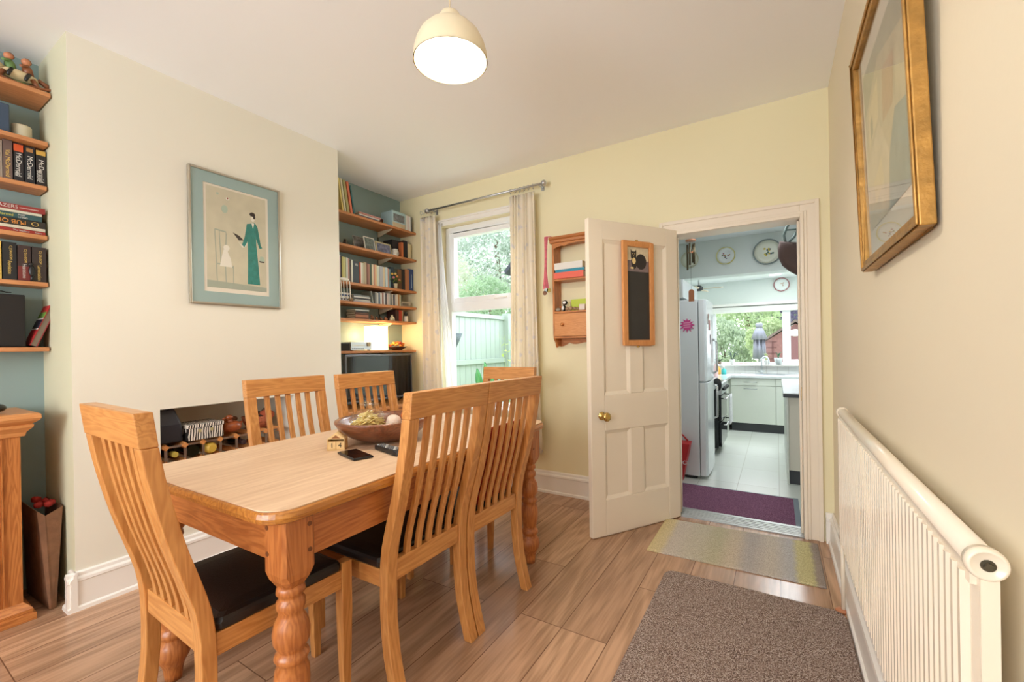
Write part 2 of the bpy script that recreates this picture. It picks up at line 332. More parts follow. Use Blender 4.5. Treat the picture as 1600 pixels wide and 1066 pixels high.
# chimney breast with the open niche
NY0, NY1, NZ0, NZ1, NXB = .952, 1.685, .34, .872, -3.12
m = MB().box(XA, XL, Y0, NY0, 0, H).box(XA, XL, NY1, Y1, 0, H).box(XA, XL, NY0, NY1, NZ1, H).box(XA, XL, NY0, NY1, 0, NZ0).box(XA, NXB, NY0, NY1, NZ0, NZ1)
cbw = struct('wall_chimney_breast', m, [BRST, mat('shaded_cheek_cream', L(212, 209, 180), .6)])
for p in cbw.data.polygons:      # cheeks take the alcove cream, darkened to stand in for weaker light
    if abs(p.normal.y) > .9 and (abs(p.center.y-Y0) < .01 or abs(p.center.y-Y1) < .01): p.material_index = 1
# cream-painted cheeks and ceiling of the alcoves (cheek cream has shade mixed in)
def skirt(name, p0, p1, n, h=.172):
    """skirting from p0 to p1 on the floor, n points into the room"""
    prof = [(0, 0), (.034, 0), (.032, .016), (.024, .022), (.022, h-.045), (.026, h-.04), (.024, h-.028), (.014, h-.02), (.012, h-.006), (.006, h), (0, h)]
    d = Vector((p1[0]-p0[0], p1[1]-p0[1], 0)); l = d.length; d.normalize(); n = Vector((n[0], n[1], 0))
    rings = []
    for t in (0, l): rings.append([Vector((p0[0], p0[1], 0))+d*t+n*(a+.0005)+Vector((0, 0, z)) for a, z in prof])
    return struct(name, MB().loft(rings), GLOSS)
skirt('baseboard_left', (XL, Y0-.034), (XL, Y1+.02), (1, 0))
skirt('baseboard_chimney_cheek', (XL+.034, Y0), (XA+.4, Y0), (0, -1))
skirt('baseboard_end', (XA+.6, YE), (DX0-.12, YE), (0, -1))
skirt('baseboard_end', (DX1+.095, YE), (XR, YE), (0, -1))
skirt('baseboard_right', (XR, YB), (XR, YE), (-1, 0))
# door casing with stepped profile
m = MB()
def arch(m, x0, x1, zt, w, y, sgn):
    for a, b, t in ((0, w, .016), (.0, .018, .03), (.018, .034, .023), (w-.022, w, .024)):
        m.box(x0-b, x0-a, min(y, y+sgn*t), max(y, y+sgn*t), 0, zt+b)
        m.box(x1+a, x1+b, min(y, y+sgn*t), max(y, y+sgn*t), 0, zt+b)
        m.box(x0-a, x1+a, min(y, y+sgn*t), max(y, y+sgn*t), zt+a, zt+b)
arch(m, DX0+.01, DX1-.01, DZ-.015, .095, YE-.0005, -1)
m.box(DX0-.02, DX0+.012, YE, YE+WT+.01, 0, DZ+.02).box(DX1-.012, DX1+.02, YE, YE+WT+.01, 0, DZ+.02).box(DX0, DX1, YE, YE+WT+.01, DZ-.015, DZ+.02)
m.box(DX0+.012, DX0+.024, YE+.04, YE+.07, 0, DZ-.02).box(DX1-.024, DX1-.012, YE+.04, YE+.07, 0, DZ-.02)
tr = struct('trim_2', m, DOORP, bevel=.003)
part(tr, 'strike_plate', MB().box(DX1-.0135, DX1-.011, YE+.01, YE+.035, .82, .9), BRASS)
m = MB().box(DX0+.012, DX1-.012, YE-.02, YE+WT+.01, .0005, .008)
for i in range(5): m.box(DX0+.012, DX1-.012, YE+.004+i*.026, YE+.012+i*.026, .008, .011)
struct('trim_3', m, mat('threshold_aluminium', L(168, 168, 166), .35, .8))
# dining window: head, sill, frame, transom, panes
yw = YE+.075
m = frame_mb(MB(), WX0, WX1, yw, yw+.06, WZ0, WZ1, .06)
ZT = ony(yw, 713, 480).z
m.box(WX0+.06, WX1-.06, yw-.012, yw+.06, ZT-.045, ZT+.04)
frame_mb(m, WX0+.06, WX1-.06, yw-.012, yw+.05, ZT+.04, WZ1-.06, .045)
w1 = struct('window_1', m, UPVC, bevel=.004)
part(w1, 'pane', MB().box(WX0+.1, WX1-.1, yw+.02, yw+.024, ZT+.08, WZ1-.1), GLS)
part(w1, 'pane', MB().box(WX0+.055, WX1-.055, yw+.02, yw+.024, WZ0+.06, ZT-.045), GLS)
part(w1, 'window_sill', MB().box(WX0, WX1, YE-.05, yw, WZ0-.001, WZ0+.025), GLOSS, bevel=.005)
part(w1, 'handle', MB().box(-2.12, -2.02, yw-.03, yw-.012, ZT+.045, ZT+.06).box(-2.05, -1.98, yw-.045, yw-.03, ZT+.045, ZT+.06), WHT, bevel=.003)
m = MB(); a = .055
m.box(WX0-a, WX0, YE-.018, YE-.0005, WZ0-.03, WZ1+a).box(WX1, WX1+a, YE-.018, YE-.0005, WZ0-.03, WZ1+a).box(WX0, WX1, YE-.018, YE-.0005, WZ1, WZ1+a)
m.box(WX0, WX1, YE-.03, YE-.0005, WZ1+a-.016, WZ1+a)
struct('trim_4', m, GLOSS, bevel=.003)
# ------------------------------------------------------------------ kitchen shell
KX0, KX1, KH = -1.27, .86, 2.36
struct('floor', MB().box(KX0-.1, KX1+.1, YE+WT, YK+.1, ZK-.1, ZK), KFLOOR)
struct('trim_5', MB().box(DX0-.02, DX1+.02, YE+WT-.001, YE+WT+.012, ZK, -.002), GLOSS)
struct('ceiling', MB().box(KX0-.1, KX1+.1, YE+WT, 5.4, KH, KH+.1).box(KX0-.1, KX1+.1, 5.6, YK+.1, 2.2, 2.3), mat('kitchen_ceiling', L(236, 240, 240), .6))
struct('wall_kitchen_beam', MB().box(KX0, KX1, 5.4, 5.6, 1.945, KH+.1), KWALL)
struct('wall_kitchen_left', MB().box(KX0-.1, KX0, YE+WT, YK+.1, ZK, KH), KWALL)
struct('wall_kitchen_right', MB().box(KX1, KX1+.1, YE+WT, YK+.1, ZK, KH), KWALL)
struct('wall_kitchen_door', MB().box(KX0-.1, DX0-.02, YE+WT, YE+WT+.01, ZK, KH+.1).box(DX1+.02, KX1+.1, YE+WT, YE+WT+.01, ZK, KH+.1).box(DX0-.02, DX1+.02, YE+WT, YE+WT+.01, DZ+.02, KH+.1), KWALL)
KZ0, KZ1, KWX0, KWX1 = .81, 1.74, -.93, .8
m = MB().box(KX0, KWX0, YK, YK+.1, ZK, 2.2).box(KWX1, KX1, YK, YK+.1, ZK, 2.2).box(KWX0, KWX1, YK, YK+.1, ZK, KZ0).box(KWX0, KWX1, YK, YK+.1, KZ1, 2.2)
struct('wall_kitchen_end', m, KWALL)
struct('trim_6', MB().box(KX0, KX1, YK-.1, YK-.0005, KZ1+.045, KZ1+.085), GLOSS)
struct('trim_7', MB().box(KX0, KX1, YK-.012, YK-.0005, .69, KZ0-.001), STILE)
m = frame_mb(MB(), KWX0, KWX1, YK+.03, YK+.09, KZ0, KZ1, .055); m.box(.075, .185, YK+.02, YK+.09, KZ0, KZ1).box(.185, .8, YK+.02, YK+.08, KZ0, KZ0+.1)
w2 = struct('window_2', m, UPVC, bevel=.003)
part(w2, 'pane', MB().box(KWX0+.05, .08, YK+.055, YK+.059, KZ0+.05, KZ1-.05), GLS)
part(w2, 'pane', MB().box(.18, KWX1-.05, YK+.055, YK+.059, KZ0+.05, KZ1-.05), GLS)
part(w2, 'window_sill', MB().box(KWX0, KWX1, YK-.09, YK+.03, KZ0-.001, KZ0+.022), GLOSS, bevel=.004)
part(w2, 'blind_cassette', MB().box(KWX0, KWX1, YK-.05, YK+.02, KZ1-.06, KZ1+.03), mat('blind_fabric', L(232, 232, 226), .7))

# ================================================================== THE DOOR
DA = atan2(2.452-3.085, -.979+.583); DL = .735
dr = thing('door_1', None, None, (-.583, 3.085, .006), DA); dr['kind'] = 'structure'
m = MB(); T = .018; st = .105
zb = [(0, .22), (.64, .86), (1.815, 1.935)]   # bottom rail, lock rail, top rail
m.box(0, st, -T, T, 0, 1.935).box(DL-st, DL, -T, T, 0, 1.935)
mid0, mid1 = .318, .428
for a, b in zb: m.box(st, DL-st, -T, T, a, b)
m.box(mid0, mid1, -T, T, .22, .64).box(mid0, mid1, -T, T, .86, 1.815)
part(dr, 'door_frame', m, DOORP, local=True, bevel=.004)
for (a, b) in ((st, mid0), (mid1, DL-st)):
    for (c, d) in ((.22, .64), (.86, 1.815)):
        q = MB().box(a, b, -.006, .006, c, d); w = .02
        for s in (-1, 1):   # bevelled moulding round each panel
            o_ = [(a, c), (b, c), (b, d), (a, d)]; i_ = [(a+w, c+w), (b-w, c+w), (b-w, d-w), (a+w, d-w)]
            for k in range(4):
                k2 = (k+1) % 4
                q.quad([(o_[k][0], s*T*.9, o_[k][1]), (o_[k2][0], s*T*.9, o_[k2][1]), (i_[k2][0], s*.0065, i_[k2][1]), (i_[k][0], s*.0065, i_[k][1])])
        part(dr, 'door_panel', q, DOORP, local=True)
def knob(s):
    q = MB(); n = 20
    q.loft([[(.655+r*cos(2*pi*i/n), s*y, .735+r*sin(2*pi*i/n)) for i in range(n)] for r, y in ((.026, T), (.026, T+.004), (.011, T+.008), (.010, T+.025), (.02, T+.032), (.027, T+.044), (.026, T+.056), (.014, T+.062), (.002, T+.063))], 0, True)
    part(dr, 'door_handle', q, BRASS, 'round brass door knob', local=True)
knob(1); knob(-1)
part(dr, 'hinge', MB().box(-.012, .012, -.02, -.008, .25, .35).box(-.012, .012, -.02, -.008, 1.6, 1.7), BRASS, local=True)
# blackboard with the cat, hung on the door
Mdoor = Matrix.Translation((-.583, 3.085, .006)) @ Matrix.Rotation(DA, 4, 'Z')
def dp(x, y, z): return Mdoor @ Vector((x, y, z))
bb = thing('blackboard', 'tall narrow pine-framed blackboard with a painted black cat, hung on the white door', 'blackboard', dp(.36, T+.001, 1.155), DA)
def bl(m): return m.xf(Matrix.Translation((-.36, -T-.001, -1.149)))
bx0, bx1, bz0, bz1, fw = .229, .489, 1.155, 1.817, .036
y_ = T+.0015
m = MB()
for (a, b, c, d) in ((bx0, bx0+fw, bz0, bz1), (bx1-fw, bx1, bz0, bz1)):
    m.box(a, b, y_, y_+.02, c, d)
m.box(bx0+fw, bx1-fw, y_, y_+.02, bz0, bz0+fw).box(bx0+fw, bx1-fw, y_, y_+.02, bz1-fw, bz1)
part(bb, 'frame', bl(m), LPINE['z'], local=True, bevel=.006)
cx0, cx1 = bx0+fw, bx1-fw; zc = bz1-fw-.155
part(bb, 'board', bl(MB().box(cx0, cx1, y_, y_+.007, bz0+fw, zc)), mat('slate', L(52, 50, 48), .6, noise=.06, nscale=12), local=True)
q = MB(); q.box(cx0, cx1, y_, y_+.006, zc, bz1-fw, 0)
q.box(cx0, cx1, y_+.006, y_+.0066, zc, zc+.07, 1)
yy = y_+.0070
def disc(q, cx, cz, rx, rz, mi, y=yy, n=20): q.prism([(cx+rx*cos(2*pi*i/n), cz+rz*sin(2*pi*i/n)) for i in range(n)], 'y', y-.0003, y, mi)
c0 = cx0+.055   # image x runs right->left in door space
disc(q, cx0+.065, zc+.065, .045, .05, 2, yy)                      # haunches
disc(q, cx0+.122, zc+.06, .024, .045, 2, yy+.0002)
q.prism([(cx0+.105, zc+.085), (cx0+.148, zc+.085), (cx0+.15, zc+.125), (cx0+.149, zc+.14), (cx0+.138, zc+.127), (cx0+.115, zc+.127), (cx0+.104, zc+.14), (cx0+.103, zc+.125)], 'y', yy, yy+.0004, 2)
disc(q, cx0+.124, zc+.068, .015, .02, 3, yy+.0008); disc(q, cx0+.14, zc+.022, .014, .006, 3, yy+.0008)
for e in (.116, .134): disc(q, cx0+e, zc+.112, .005, .0018, 3, yy+.0008, 8)
disc(q, cx0+.125, zc+.098, .004, .003, 3, yy+.0008, 8)
part(bb, 'cat_painting', bl(q), [mat('art_cream', L(208, 194, 164), .7, noise=.1, nscale=60), mat('art_mauve', L(128, 112, 112), .7, noise=.15, nscale=30), mat('art_black', L(44, 38, 36), .7), mat('art_ivory', L(226, 200, 140), .7)], local=True)
part(bb, 'hanging_plate', bl(MB().box(.35, .37, y_, y_+.004, bz1, bz1+.012)), BRASS, local=True)
part(bb, 'hanging_plate', bl(MB().box(.35, .37, y_, y_+.004, bz0-.012, bz0)), BRASS, local=True)
# ================================================================== DINING TABLE
tb = thing('dining_table', 'long farmhouse pine dining table with turned legs and a pale scrubbed top', 'table', (-1.51, 1.355, 0), radians(.8))
def rrect(hx, hy, r, n=8, grow=0):
    pts = []
    for sx, sy, a0 in ((1, 1, 0), (-1, 1, 90), (-1, -1, 180), (1, -1, 270)):
        for i in range(n+1):
            a = radians(a0+90*i/n); pts.append((sx*(hx-r)+cos(a)*(r+grow), sy*(hy-r)+sin(a)*(r+grow)))
    return pts
def ring(hx, hy, r, g, z): return [(x, y, z) for x, y in rrect(hx, hy, r, 8, g)]
HX, HY = .437, .775
m = MB().loft([ring(HX, HY, .085, g, z) for g, z in ((-.012, .722), (-.002, .728), (.001, .74), (-.002, .752), (-.006, .756))], 0, False)
part(tb, 'tabletop_edge', m, TEDG, 'varnished orange edge moulding', local=True)
part(tb, 'tabletop', MB().loft([ring(HX, HY, .085, -.008, .7562), ring(HX, HY, .085, -.008, .7605)]), TTOP, 'pale scrubbed pine boards', local=True, bevel=.001)
ax, ay = .37, .69
m = MB()
part(tb, 'apron', MB().box(-ax+.04, ax-.04, -ay-.022, -ay+.004, .6, .722), TABW['x'], local=True)
part(tb, 'apron', MB().box(-ax+.04, ax-.04, ay-.004, ay+.022, .6, .722), TABW['x'], local=True)
part(tb, 'apron', MB().box(-ax-.022, -ax+.004, -ay+.04, ay-.04, .6, .722), TABW['y'], local=True)
part(tb, 'apron', MB().box(ax-.004, ax+.022, -ay+.04, ay-.04, .6, .722), TABW['y'], local=True)
legp = [(.03, .535), (.036, .525), (.037, .512), (.029, .506), (.030, .497), (.037, .488), (.037, .472), (.031, .462), (.033, .45), (.043, .43), (.048, .405), (.046, .38), (.036, .362), (.034, .355), (.042, .347), (.045, .338), (.040, .328), (.036, .322), (.044, .30), (.046, .27), (.043, .235), (.038, .205), (.034, .19), (.038, .183), (.045, .174), (.045, .162), (.036, .153), (.036, .147), (.047, .13), (.053, .108), (.05, .085), (.038, .062), (.031, .045), (.028, .02), (.026, 0)]
for sx in (-1, 1):
    for sy in (-1, 1):
        cx, cy = sx*(ax-.01), sy*(ay-.01)
        m = MB(); h_ = .0465
        def sq(h, z, c=.008): return [(cx+x, cy+y, z) for x, y in ((-h+c, -h), (h-c, -h), (h, -h+c), (h, h-c), (h-c, h), (-h+c, h), (-h, h-c), (-h, -h+c))]
        m.loft([sq(.03, .533, .012), sq(h_-.004, .555, .014), sq(h_, .575), sq(h_, .7215)])
        m.lathe(legp, cx, cy, 0, 28)
        lg = part(tb, 'leg', m, TABW['z'], 'turned baluster leg', local=True)
        q = MB()
        for zz in (.625, .695):
            for (dx, dy) in ((sx*(h_+.0005), -sy*.028), (-sx*.028, sy*(h_+.0005))):
                q = MB(); ang = 0
                if abs(dx) > abs(dy): q.loft([[(cx+dx-sx*.001+a, cy+dy+.0065*cos(2*pi*i/12), zz+.0065*sin(2*pi*i/12)) for i in range(12)] for a in (0, sx*.0018)])
                else: q.loft([[(cx+dx+.0065*cos(2*pi*i/12), cy+dy-sy*.001+a, zz+.0065*sin(2*pi*i/12)) for i in range(12)] for a in (0, sy*.0018)])
                part(lg, 'peg', q, mat('dark_peg', L(110, 62, 30), .5), local=True)
# ================================================================== CHAIRS
PZ = [(0, .052), (.08, .030), (.17, .010), (.27, .001), (.36, 0), (.44, .002), (.5, .009), (.56, .024), (.62, .042), (.68, .060), (.74, .075), (.80, .089), (.86, .101), (.92, .111), (.955, .116)]
def poff(z):
    for (a, b), (c, d) in zip(PZ, PZ[1:]):
        if a <= z <= c: return b+(d-b)*(z-a)/(c-a)
    return PZ[-1][1]+(z-.955)*.12
def chair(name, label, loc, rz, group):
    t = thing(name, label, 'chair', loc, rz, group)
    W2 = .211
    def post(x0, x1, z0, z1, d0, d1, n=16, shift=0):
        rings = []
        for i in range(n+1):
            z = z0+(z1-z0)*i/n; y = -poff(z)+shift; dd = d0+(d1-d0)*i/n
            rings.append([(x0, y, z), (x1, y, z), (x1, y+dd, z), (x0, y+dd, z)])
        return MB().loft(rings, 0)
    for s in (-1, 1):
        x0, x1 = sorted((s*W2, s*(W2-.045)))
        part(t, 'leg', post(x0, x1, 0, .945, .037, .036, 24), CHAIR['z'], 'sweeping back leg and post', local=True, bevel=.003)
    zt = .945
    r = [[(x, -poff(z)-.002+b, z) for z, b in ((zt, 0), (1.03, 0), (1.03, .038), (zt, .038))] for x in (-W2, W2)]
    part(t, 'top_rail', MB().loft(r), CHAIR['x'], local=True, bevel=.003)
    part(t, 'back_rail', MB().box(-W2+.048, W2-.048, .004, .03, .392, .462), CHAIR['x'], local=True, bevel=.002)
    for i in range(5):
        xc = -W2+.048+(2*W2-.096)*(i+1)/6
        part(t, 'slat', post(xc-.0115, xc+.0115, .462, .946, .015, .015, 16, .010), CHAIR['z'], local=True, bevel=.0015)
    for s in (-1, 1):
        x0, x1 = sorted((s*(W2-.002), s*(W2-.04)))
        m = MB().loft([[(x0+(.012 if s < 0 else 0), .415, 0), (x1-(.012 if s > 0 else 0), .415, 0), (x1-(.012 if s > 0 else 0), .44, 0), (x0+(.012 if s < 0 else 0), .44, 0)], [(x0, .405, .3), (x1, .405, .3), (x1, .443, .3), (x0, .443, .3)], [(x0, .405, .462), (x1, .405, .462), (x1, .443, .462), (x0, .443, .462)]])
        part(t, 'leg', m, CHAIR['z'], 'straight tapered front leg', local=True, bevel=.002)
        x0, x1 = sorted((s*(W2-.006), s*(W2-.028)))
        part(t, 'seat_rail', MB().box(x0, x1, .037, .405, .378, .438), CHAIR['y'], local=True, bevel=.002)
    part(t, 'seat_rail', MB().box(-W2+.04, W2-.04, .415, .437, .378, .438), CHAIR['x'], local=True, bevel=.002)
    rr = []
    for z, g in ((.4385, -.006), (.445, 0), (.462, 0), (.471, -.006), (.476, -.02), (.479, -.06)):
        a, y0, y1 = W2-.0+g-.0015, .0345-g, .4055+g
        if g <= -.02: y0 += 0
        rr.append([(-a+.012, y0, z), (a-.012, y0, z), (a, y0+.012, z), (a, y1-.012, z), (a-.012, y1, z), (-a+.012, y1, z), (-a, y1-.012, z), (-a, y0+.012, z)])
    part(t, 'seat', MB().loft(rr, 0, False), LEATH, 'black leather seat pad', local=True, bevel=.003)
    return t
G = 'matching slat-backed oak chairs round the dining table'
ch = chair('dining_chair', 'slat-backed oak chair nearest the camera, pulled up to the near end of the table', (-1.453, .512, 0), radians(-1.5), G)
dup(ch, (-1.093, 1.186, 0), radians(90), 'oak chair on the right of the table, the nearer of the touching pair', G)
dup(ch, (-1.087, 1.616, 0), radians(88.6), 'oak chair on the right of the table with red woven fabric behind its slats', G)
dup(ch, (-2.083, 1.30, 0), radians(-90), 'oak chair on the chimney side of the table, in front of the niche', G)
dup(ch, (-2.035, 1.772, 0), radians(-90), 'oak chair on the chimney side of the table, in front of the television', G)
dup(ch, (-1.622, 2.49, 0), radians(180), 'oak chair at the far end of the table, its back against the window', G)
# red woven fabric behind the second right-hand chair
KNIT = mat('red_knit', L(176, 62, 40), .9, noise=.5, nscale=160, bump=.8, bscale=160)
m = MB(); rings = []
for i in range(13):
    z = .485+.345*i/12; y = -poff(z)
    rings.append([(-1.093-y-.034-d*1.0, yy, z) for d, yy in ((0, 1.45), (0, 1.77), (.03 if i < 6 else .008, 1.77), (.03 if i < 6 else .008, 1.45))])
solo('cushion', MB().loft([[(x, y, z) for x, y, z in r] for r in rings], 0), KNIT, 'flat red woven cushion standing on a chair seat, seen between the slats', 'cushion', bevel=.006)
# ================================================================== PENDANT
PL = Vector((-1.049, 1.292, 2.262))
pt = thing('pendant_lamp', 'cream dome pendant lamp glowing white, hanging from the ceiling over the table', 'lamp', (PL.x, PL.y, PL.z))
prof = [(.141, 0), (.139, .03), (.131, .062), (.115, .095), (.09, .122), (.062, .14), (.05, .146), (.046, .165), (.036, .182), (.018, .196), (.006, .206)]
inn = [(max(.003, r-.004), z-.003) for r, z in prof[::-1]]; inn[-1] = (.137, 0)
SH = bpy.data.materials.new('shade'); SH.use_nodes = True; p = SH.node_tree.nodes['Principled BSDF']; p.inputs['Base Color'].default_value = L(236, 222, 190); p.inputs['Roughness'].default_value = .4
part(pt, 'lamp_shade', MB().loft([[(r*cos(2*pi*i/40), r*sin(2*pi*i/40), z) for i in range(40)] for r, z in prof+inn], 0, True, cap=False), SH, local=True)
dif = mat('lit_diffuser', L(255, 246, 228), .5, emit=L(255, 238, 208), estr=9)
part(pt, 'bulb', MB().lathe([(.002, -.0), (.06, .002), (.11, .008), (.133, .016), (.13, .02), (.1, .03), (.002, .04)], 0, 0, 0, 40), dif, 'glowing white diffuser', local=True)
part(pt, 'cord', MB().tube([(0, 0, .2), (0, 0, H-PL.z-.03)], .0022), mat('cord', L(220, 205, 175), .6), local=True)
part(pt, 'ceiling_rose', MB().lathe([(.045, H-PL.z-.0005), (.045, H-PL.z-.012), (.03, H-PL.z-.026), (.006, H-PL.z-.032)], 0, 0), WHT, local=True)
l = lamp('pendant_light', 'SPOT', (PL.x, PL.y, PL.z-.02), 42, (1, .9, .76), .12); l.data.spot_size = radians(176); l.data.spot_blend = .4; l.data.shadow_soft_size = .12
l.rotation_euler = (0, 0, 0)
# ================================================================== PICTURES
pf = thing('framed_print', 'large silver-framed print of a woman in a teal dress on the chimney breast', 'picture', (XL+.001, 1.345, 1.443))
a, b, c, d = 1.09, 1.6, 1.443, 2.207; X = XL+.001
def xframe(m, x0, x1, y0, y1, z0, z1, w, mi=0): return m.box(x0, x1, y0, y0+w, z0, z1, mi).box(x0, x1, y1-w, y1, z0, z1, mi).box(x0, x1, y0+w, y1-w, z0, z0+w, mi).box(x0, x1, y0+w, y1-w, z1-w, z1, mi)
part(pf, 'frame', xframe(MB(), X, X+.02, a, b, c, d, .011), mat('silver_frame', L(190, 184, 170), .3, .8), bevel=.002)
MT = mat('duck_egg_mount', L(158, 182, 180), .8)
part(pf, 'mount', xframe(MB(), X+.002, X+.012, a+.011, b-.011, c+.011, d-.011, .062), MT)
part(pf, 'print_margin', MB().box(X+.002, X+.008, a+.07, b-.07, c+.07, d-.07), mat('print_margin', L(232, 224, 210), .8))
ga, gb, gc, gd = a+.088, b-.088, c+.098, d-.085
ART = [mat('art_ground', L(206, 200, 176), .8, noise=.06, nscale=14), mat('art_teal', L(52, 132, 124), .8, noise=.18, nscale=40), mat('art_line', L(168, 176, 160), .8), mat('art_white', L(232, 228, 216), .8), mat('art_dark', L(70, 62, 58), .8), mat('art_hair', L(52, 44, 42), .8), mat('art_pale_green', L(176, 194, 176), .8), mat('art_red', L(150, 70, 50), .8)]
q = MB(); x = X+.008
q.box(x, x+.0006, ga, gb, gc, gd, 0)
def ap(pts, mi, k=1):   # polygon in fractions of the sheet
    q.prism([(ga+(gb-ga)*u, gc+(gd-gc)*v) for u, v in pts], 'x', x+.0006, x+.0006+.0003*k, mi)
def ae(u, v, ru, rv, mi, k=1, n=18): ap([(u+ru*cos(2*pi*i/n), v+rv*sin(2*pi*i/n)) for i in range(n)], mi, k)
ap([(.0, 0), (1, 0), (1, .05), (0, .07)], 2)
for u0, v0, u1, v1 in ((.13, .58, .16, .02), (.31, .56, .29, .3), (.29, .24, .3, 0), (.16, .24, .3, .24), (.42, .24, .42, .02), (.3, .24, .42, .22), (.13, .58, .31, .57), (.20, .57, .22, .26)):
    dx, dy = u1-u0, v1-v0; l_ = hypot(dx, dy); nx, ny = -dy/l_*.007, dx/l_*.007
    ap([(u0-nx, v0-ny), (u0+nx, v0+ny), (u1+nx, v1+ny), (u1-nx, v1-ny)], 2, 2)
ap([(.2, .22), (.4, .22), (.38, .3), (.33, .37), (.34, .41), (.28, .42), (.25, .36)], 3, 3); ae(.31, .41, .05, .03, 3, 5)
ap([(.66, .07), (.88, .07), (.85, .3), (.82, .5), (.81, .72), (.77, .73), (.72, .71), (.66, .70), (.62, .56), (.57, .47), (.61, .45), (.67, .52), (.67, .3)], 1, 3)
ap([(.81, .72), (.85, .68), (.9, .5), (.93, .47), (.88, .46), (.82, .56)], 1, 4)
ap([(.5, .5), (.58, .44), (.64, .46), (.66, .5), (.61, .47), (.56, .47)], 3, 2)
ap([(.42, .58), (.52, .51), (.6, .52), (.52, .56)], 4, 5)
ap([(.74, .72), (.79, .72), (.765, .66)], 3, 5); ae(.765, .77, .035, .035, 3, 4); ae(.76, .81, .05, .022, 5, 6); ae(.79, .785, .022, .02, 5, 6)
ap([(.69, .02), (.56, .035), (.56, .045), (.7, .06)], 2, 4); ap([(.78, .02), (.88, .03), (.86, .05), (.78, .05)], 2, 4)
ap([(.87, .33), (.97, .33), (.95, .38), (.89, .38)], 6, 4); ap([(.87, .33), (.97, .33), (.96, .315), (.88, .315)], 4, 5)
ae(.29, .8, .05, .04, 6, 2); ae(.34, .91, .03, .015, 3, 3); ae(.34, .915, .012, .009, 7, 4); ae(.18, .94, .02, .012, 6, 2)
part(pf, 'print', q, ART)
part(pf, 'glazing', MB().box(X+.0125, X+.0135, a+.01, b-.01, c+.01, d-.01), PGLS)
# gilt-framed picture on the right wall, leaning forward at the top
def rp(u, w, t):   # u along -y from far edge, w up, t out of the wall
    bot, top = 1.392, 2.055; f = w/(top-bot)
    return Vector((XR-.006-.022*f-t, 1.79-u, bot+w))
rpt = thing('framed_picture', 'large watercolour in a gilt frame hanging high on the right wall above the radiator', 'picture', (XR-.002, 1.46, 1.392))
PW, PH = .655, .675
def rbox(m, u0, u1, w0, w1, t0, t1, mi=0):
    vs = [rp(u, w, t) for t in (t0, t1) for w in (w0, w1) for u in (u0, u1)]
    return m.add(vs, [(0, 2, 3, 1), (4, 5, 7, 6), (0, 1, 5, 4), (2, 6, 7, 3), (0, 4, 6, 2), (1, 3, 7, 5)], mi)
GILT = mat('gilt', L(178, 134, 70), .4, .6, noise=.22, nscale=30, bump=.15, bscale=90)
m = MB()
for (u0, u1, w0, w1) in ((0, .03, 0, PH), (PW-.03, PW, 0, PH), (.03, PW-.03, 0, .03), (.03, PW-.03, PH-.03, PH)): rbox(m, u0, u1, w0, w1, .0, .026)
for (u0, u1, w0, w1) in ((.003, .013, .003, PH-.003), (PW-.013, PW-.003, .003, PH-.003), (.013, PW-.013, .003, .013), (.013, PW-.013, PH-.013, PH-.003)): rbox(m, u0, u1, w0, w1, .026, .031)
part(rpt, 'frame', m, GILT, bevel=.003)
part(rpt, 'mount', rbox(MB(), .031, PW-.031, .031, PH-.031, .004, .012), mat('cream_mount', L(226, 214, 190), .8))
q = MB(); rbox(q, .1, PW-.1, .11, PH-.1, .0121, .0128, 0)
def rq(pts, mi, k):
    q.add([rp(.1+(PW-.2)*u, .11+(PH-.21)*v, .0128+.0004*k) for u, v in pts], [tuple(range(len(pts)))], mi)
rq([(.0, .72), (.45, .9), (1, .78), (1, 1), (0, 1)], 1, 1); rq([(0, 0), (.5, 0), (.62, .3), (.4, .55), (0, .42)], 2, 1)
rq([(.55, .0), (1, 0), (1, .42), (.78, .46), (.62, .28)], 3, 2); rq([(.1, .5), (.4, .58), (.42, .8), (.12, .72)], 4, 2); rq([(.16, .53), (.24, .55), (.24, .66), (.16, .64)], 1, 3)
rq([(.5, .5), (.75, .5), (.82, .74), (.55, .78)], 5, 2); rq([(.2, .12), (.46, .2), (.42, .34), (.18, .26)], 4, 3)
part(rpt, 'watercolour', q, [mat('wc_a', L(186, 172, 136), .8, noise=.15, nscale=18), mat('wc_b', L(150, 146, 116), .8, noise=.2, nscale=20), mat('wc_c', L(204, 190, 156), .8, noise=.12, nscale=22), mat('wc_d', L(122, 138, 132), .8, noise=.2, nscale=16), mat('wc_e', L(216, 198, 150), .8), mat('wc_f', L(176, 140, 100), .8, noise=.15, nscale=20)])
part(rpt, 'glazing', rbox(MB(), .03, PW-.03, .03, PH-.03, .016, .017), PGLS)
# ================================================================== RADIATOR
rd = thing('radiator', 'long white ribbed panel radiator on the right wall', 'radiator', (XR-.03, 1.5, .318))
RX, RY0, RY1, RZ0, RZ1 = .2175, .80, 2.262, .318, .885
m = MB(); per = .0285; n = int((RY1-RY0-.04)/per); prof = []
y = RY0+.02
pr = [(RX+.022, RY0+.004), (RX+.006, RY0+.006), (RX+.002, RY0+.02)]
for i in range(n):
    y = RY0+.02+i*(RY1-RY0-.04)/n; s = (RY1-RY0-.04)/n
    pr += [(RX+.002, y+s*.15), (RX-.007, y+s*.3), (RX-.007, y+s*.62), (RX+.002, y+s*.8)]
pr += [(RX+.002, RY1-.02), (RX+.006, RY1-.006), (RX+.022, RY1-.004)]
m.prism(pr, 'z', RZ0+.03, RZ1-.035)
part(rd, 'front_panel', m, RADW)
part(rd, 'top_tube', MB().tube([(RX+.012, RY0+.012, RZ1-.012), (RX+.012, RY1-.012, RZ1-.012)], .0175, 20).box(RX-.002, RX+.02, RY0+.01, RY1-.01, RZ1-.045, RZ1-.012), RADW)
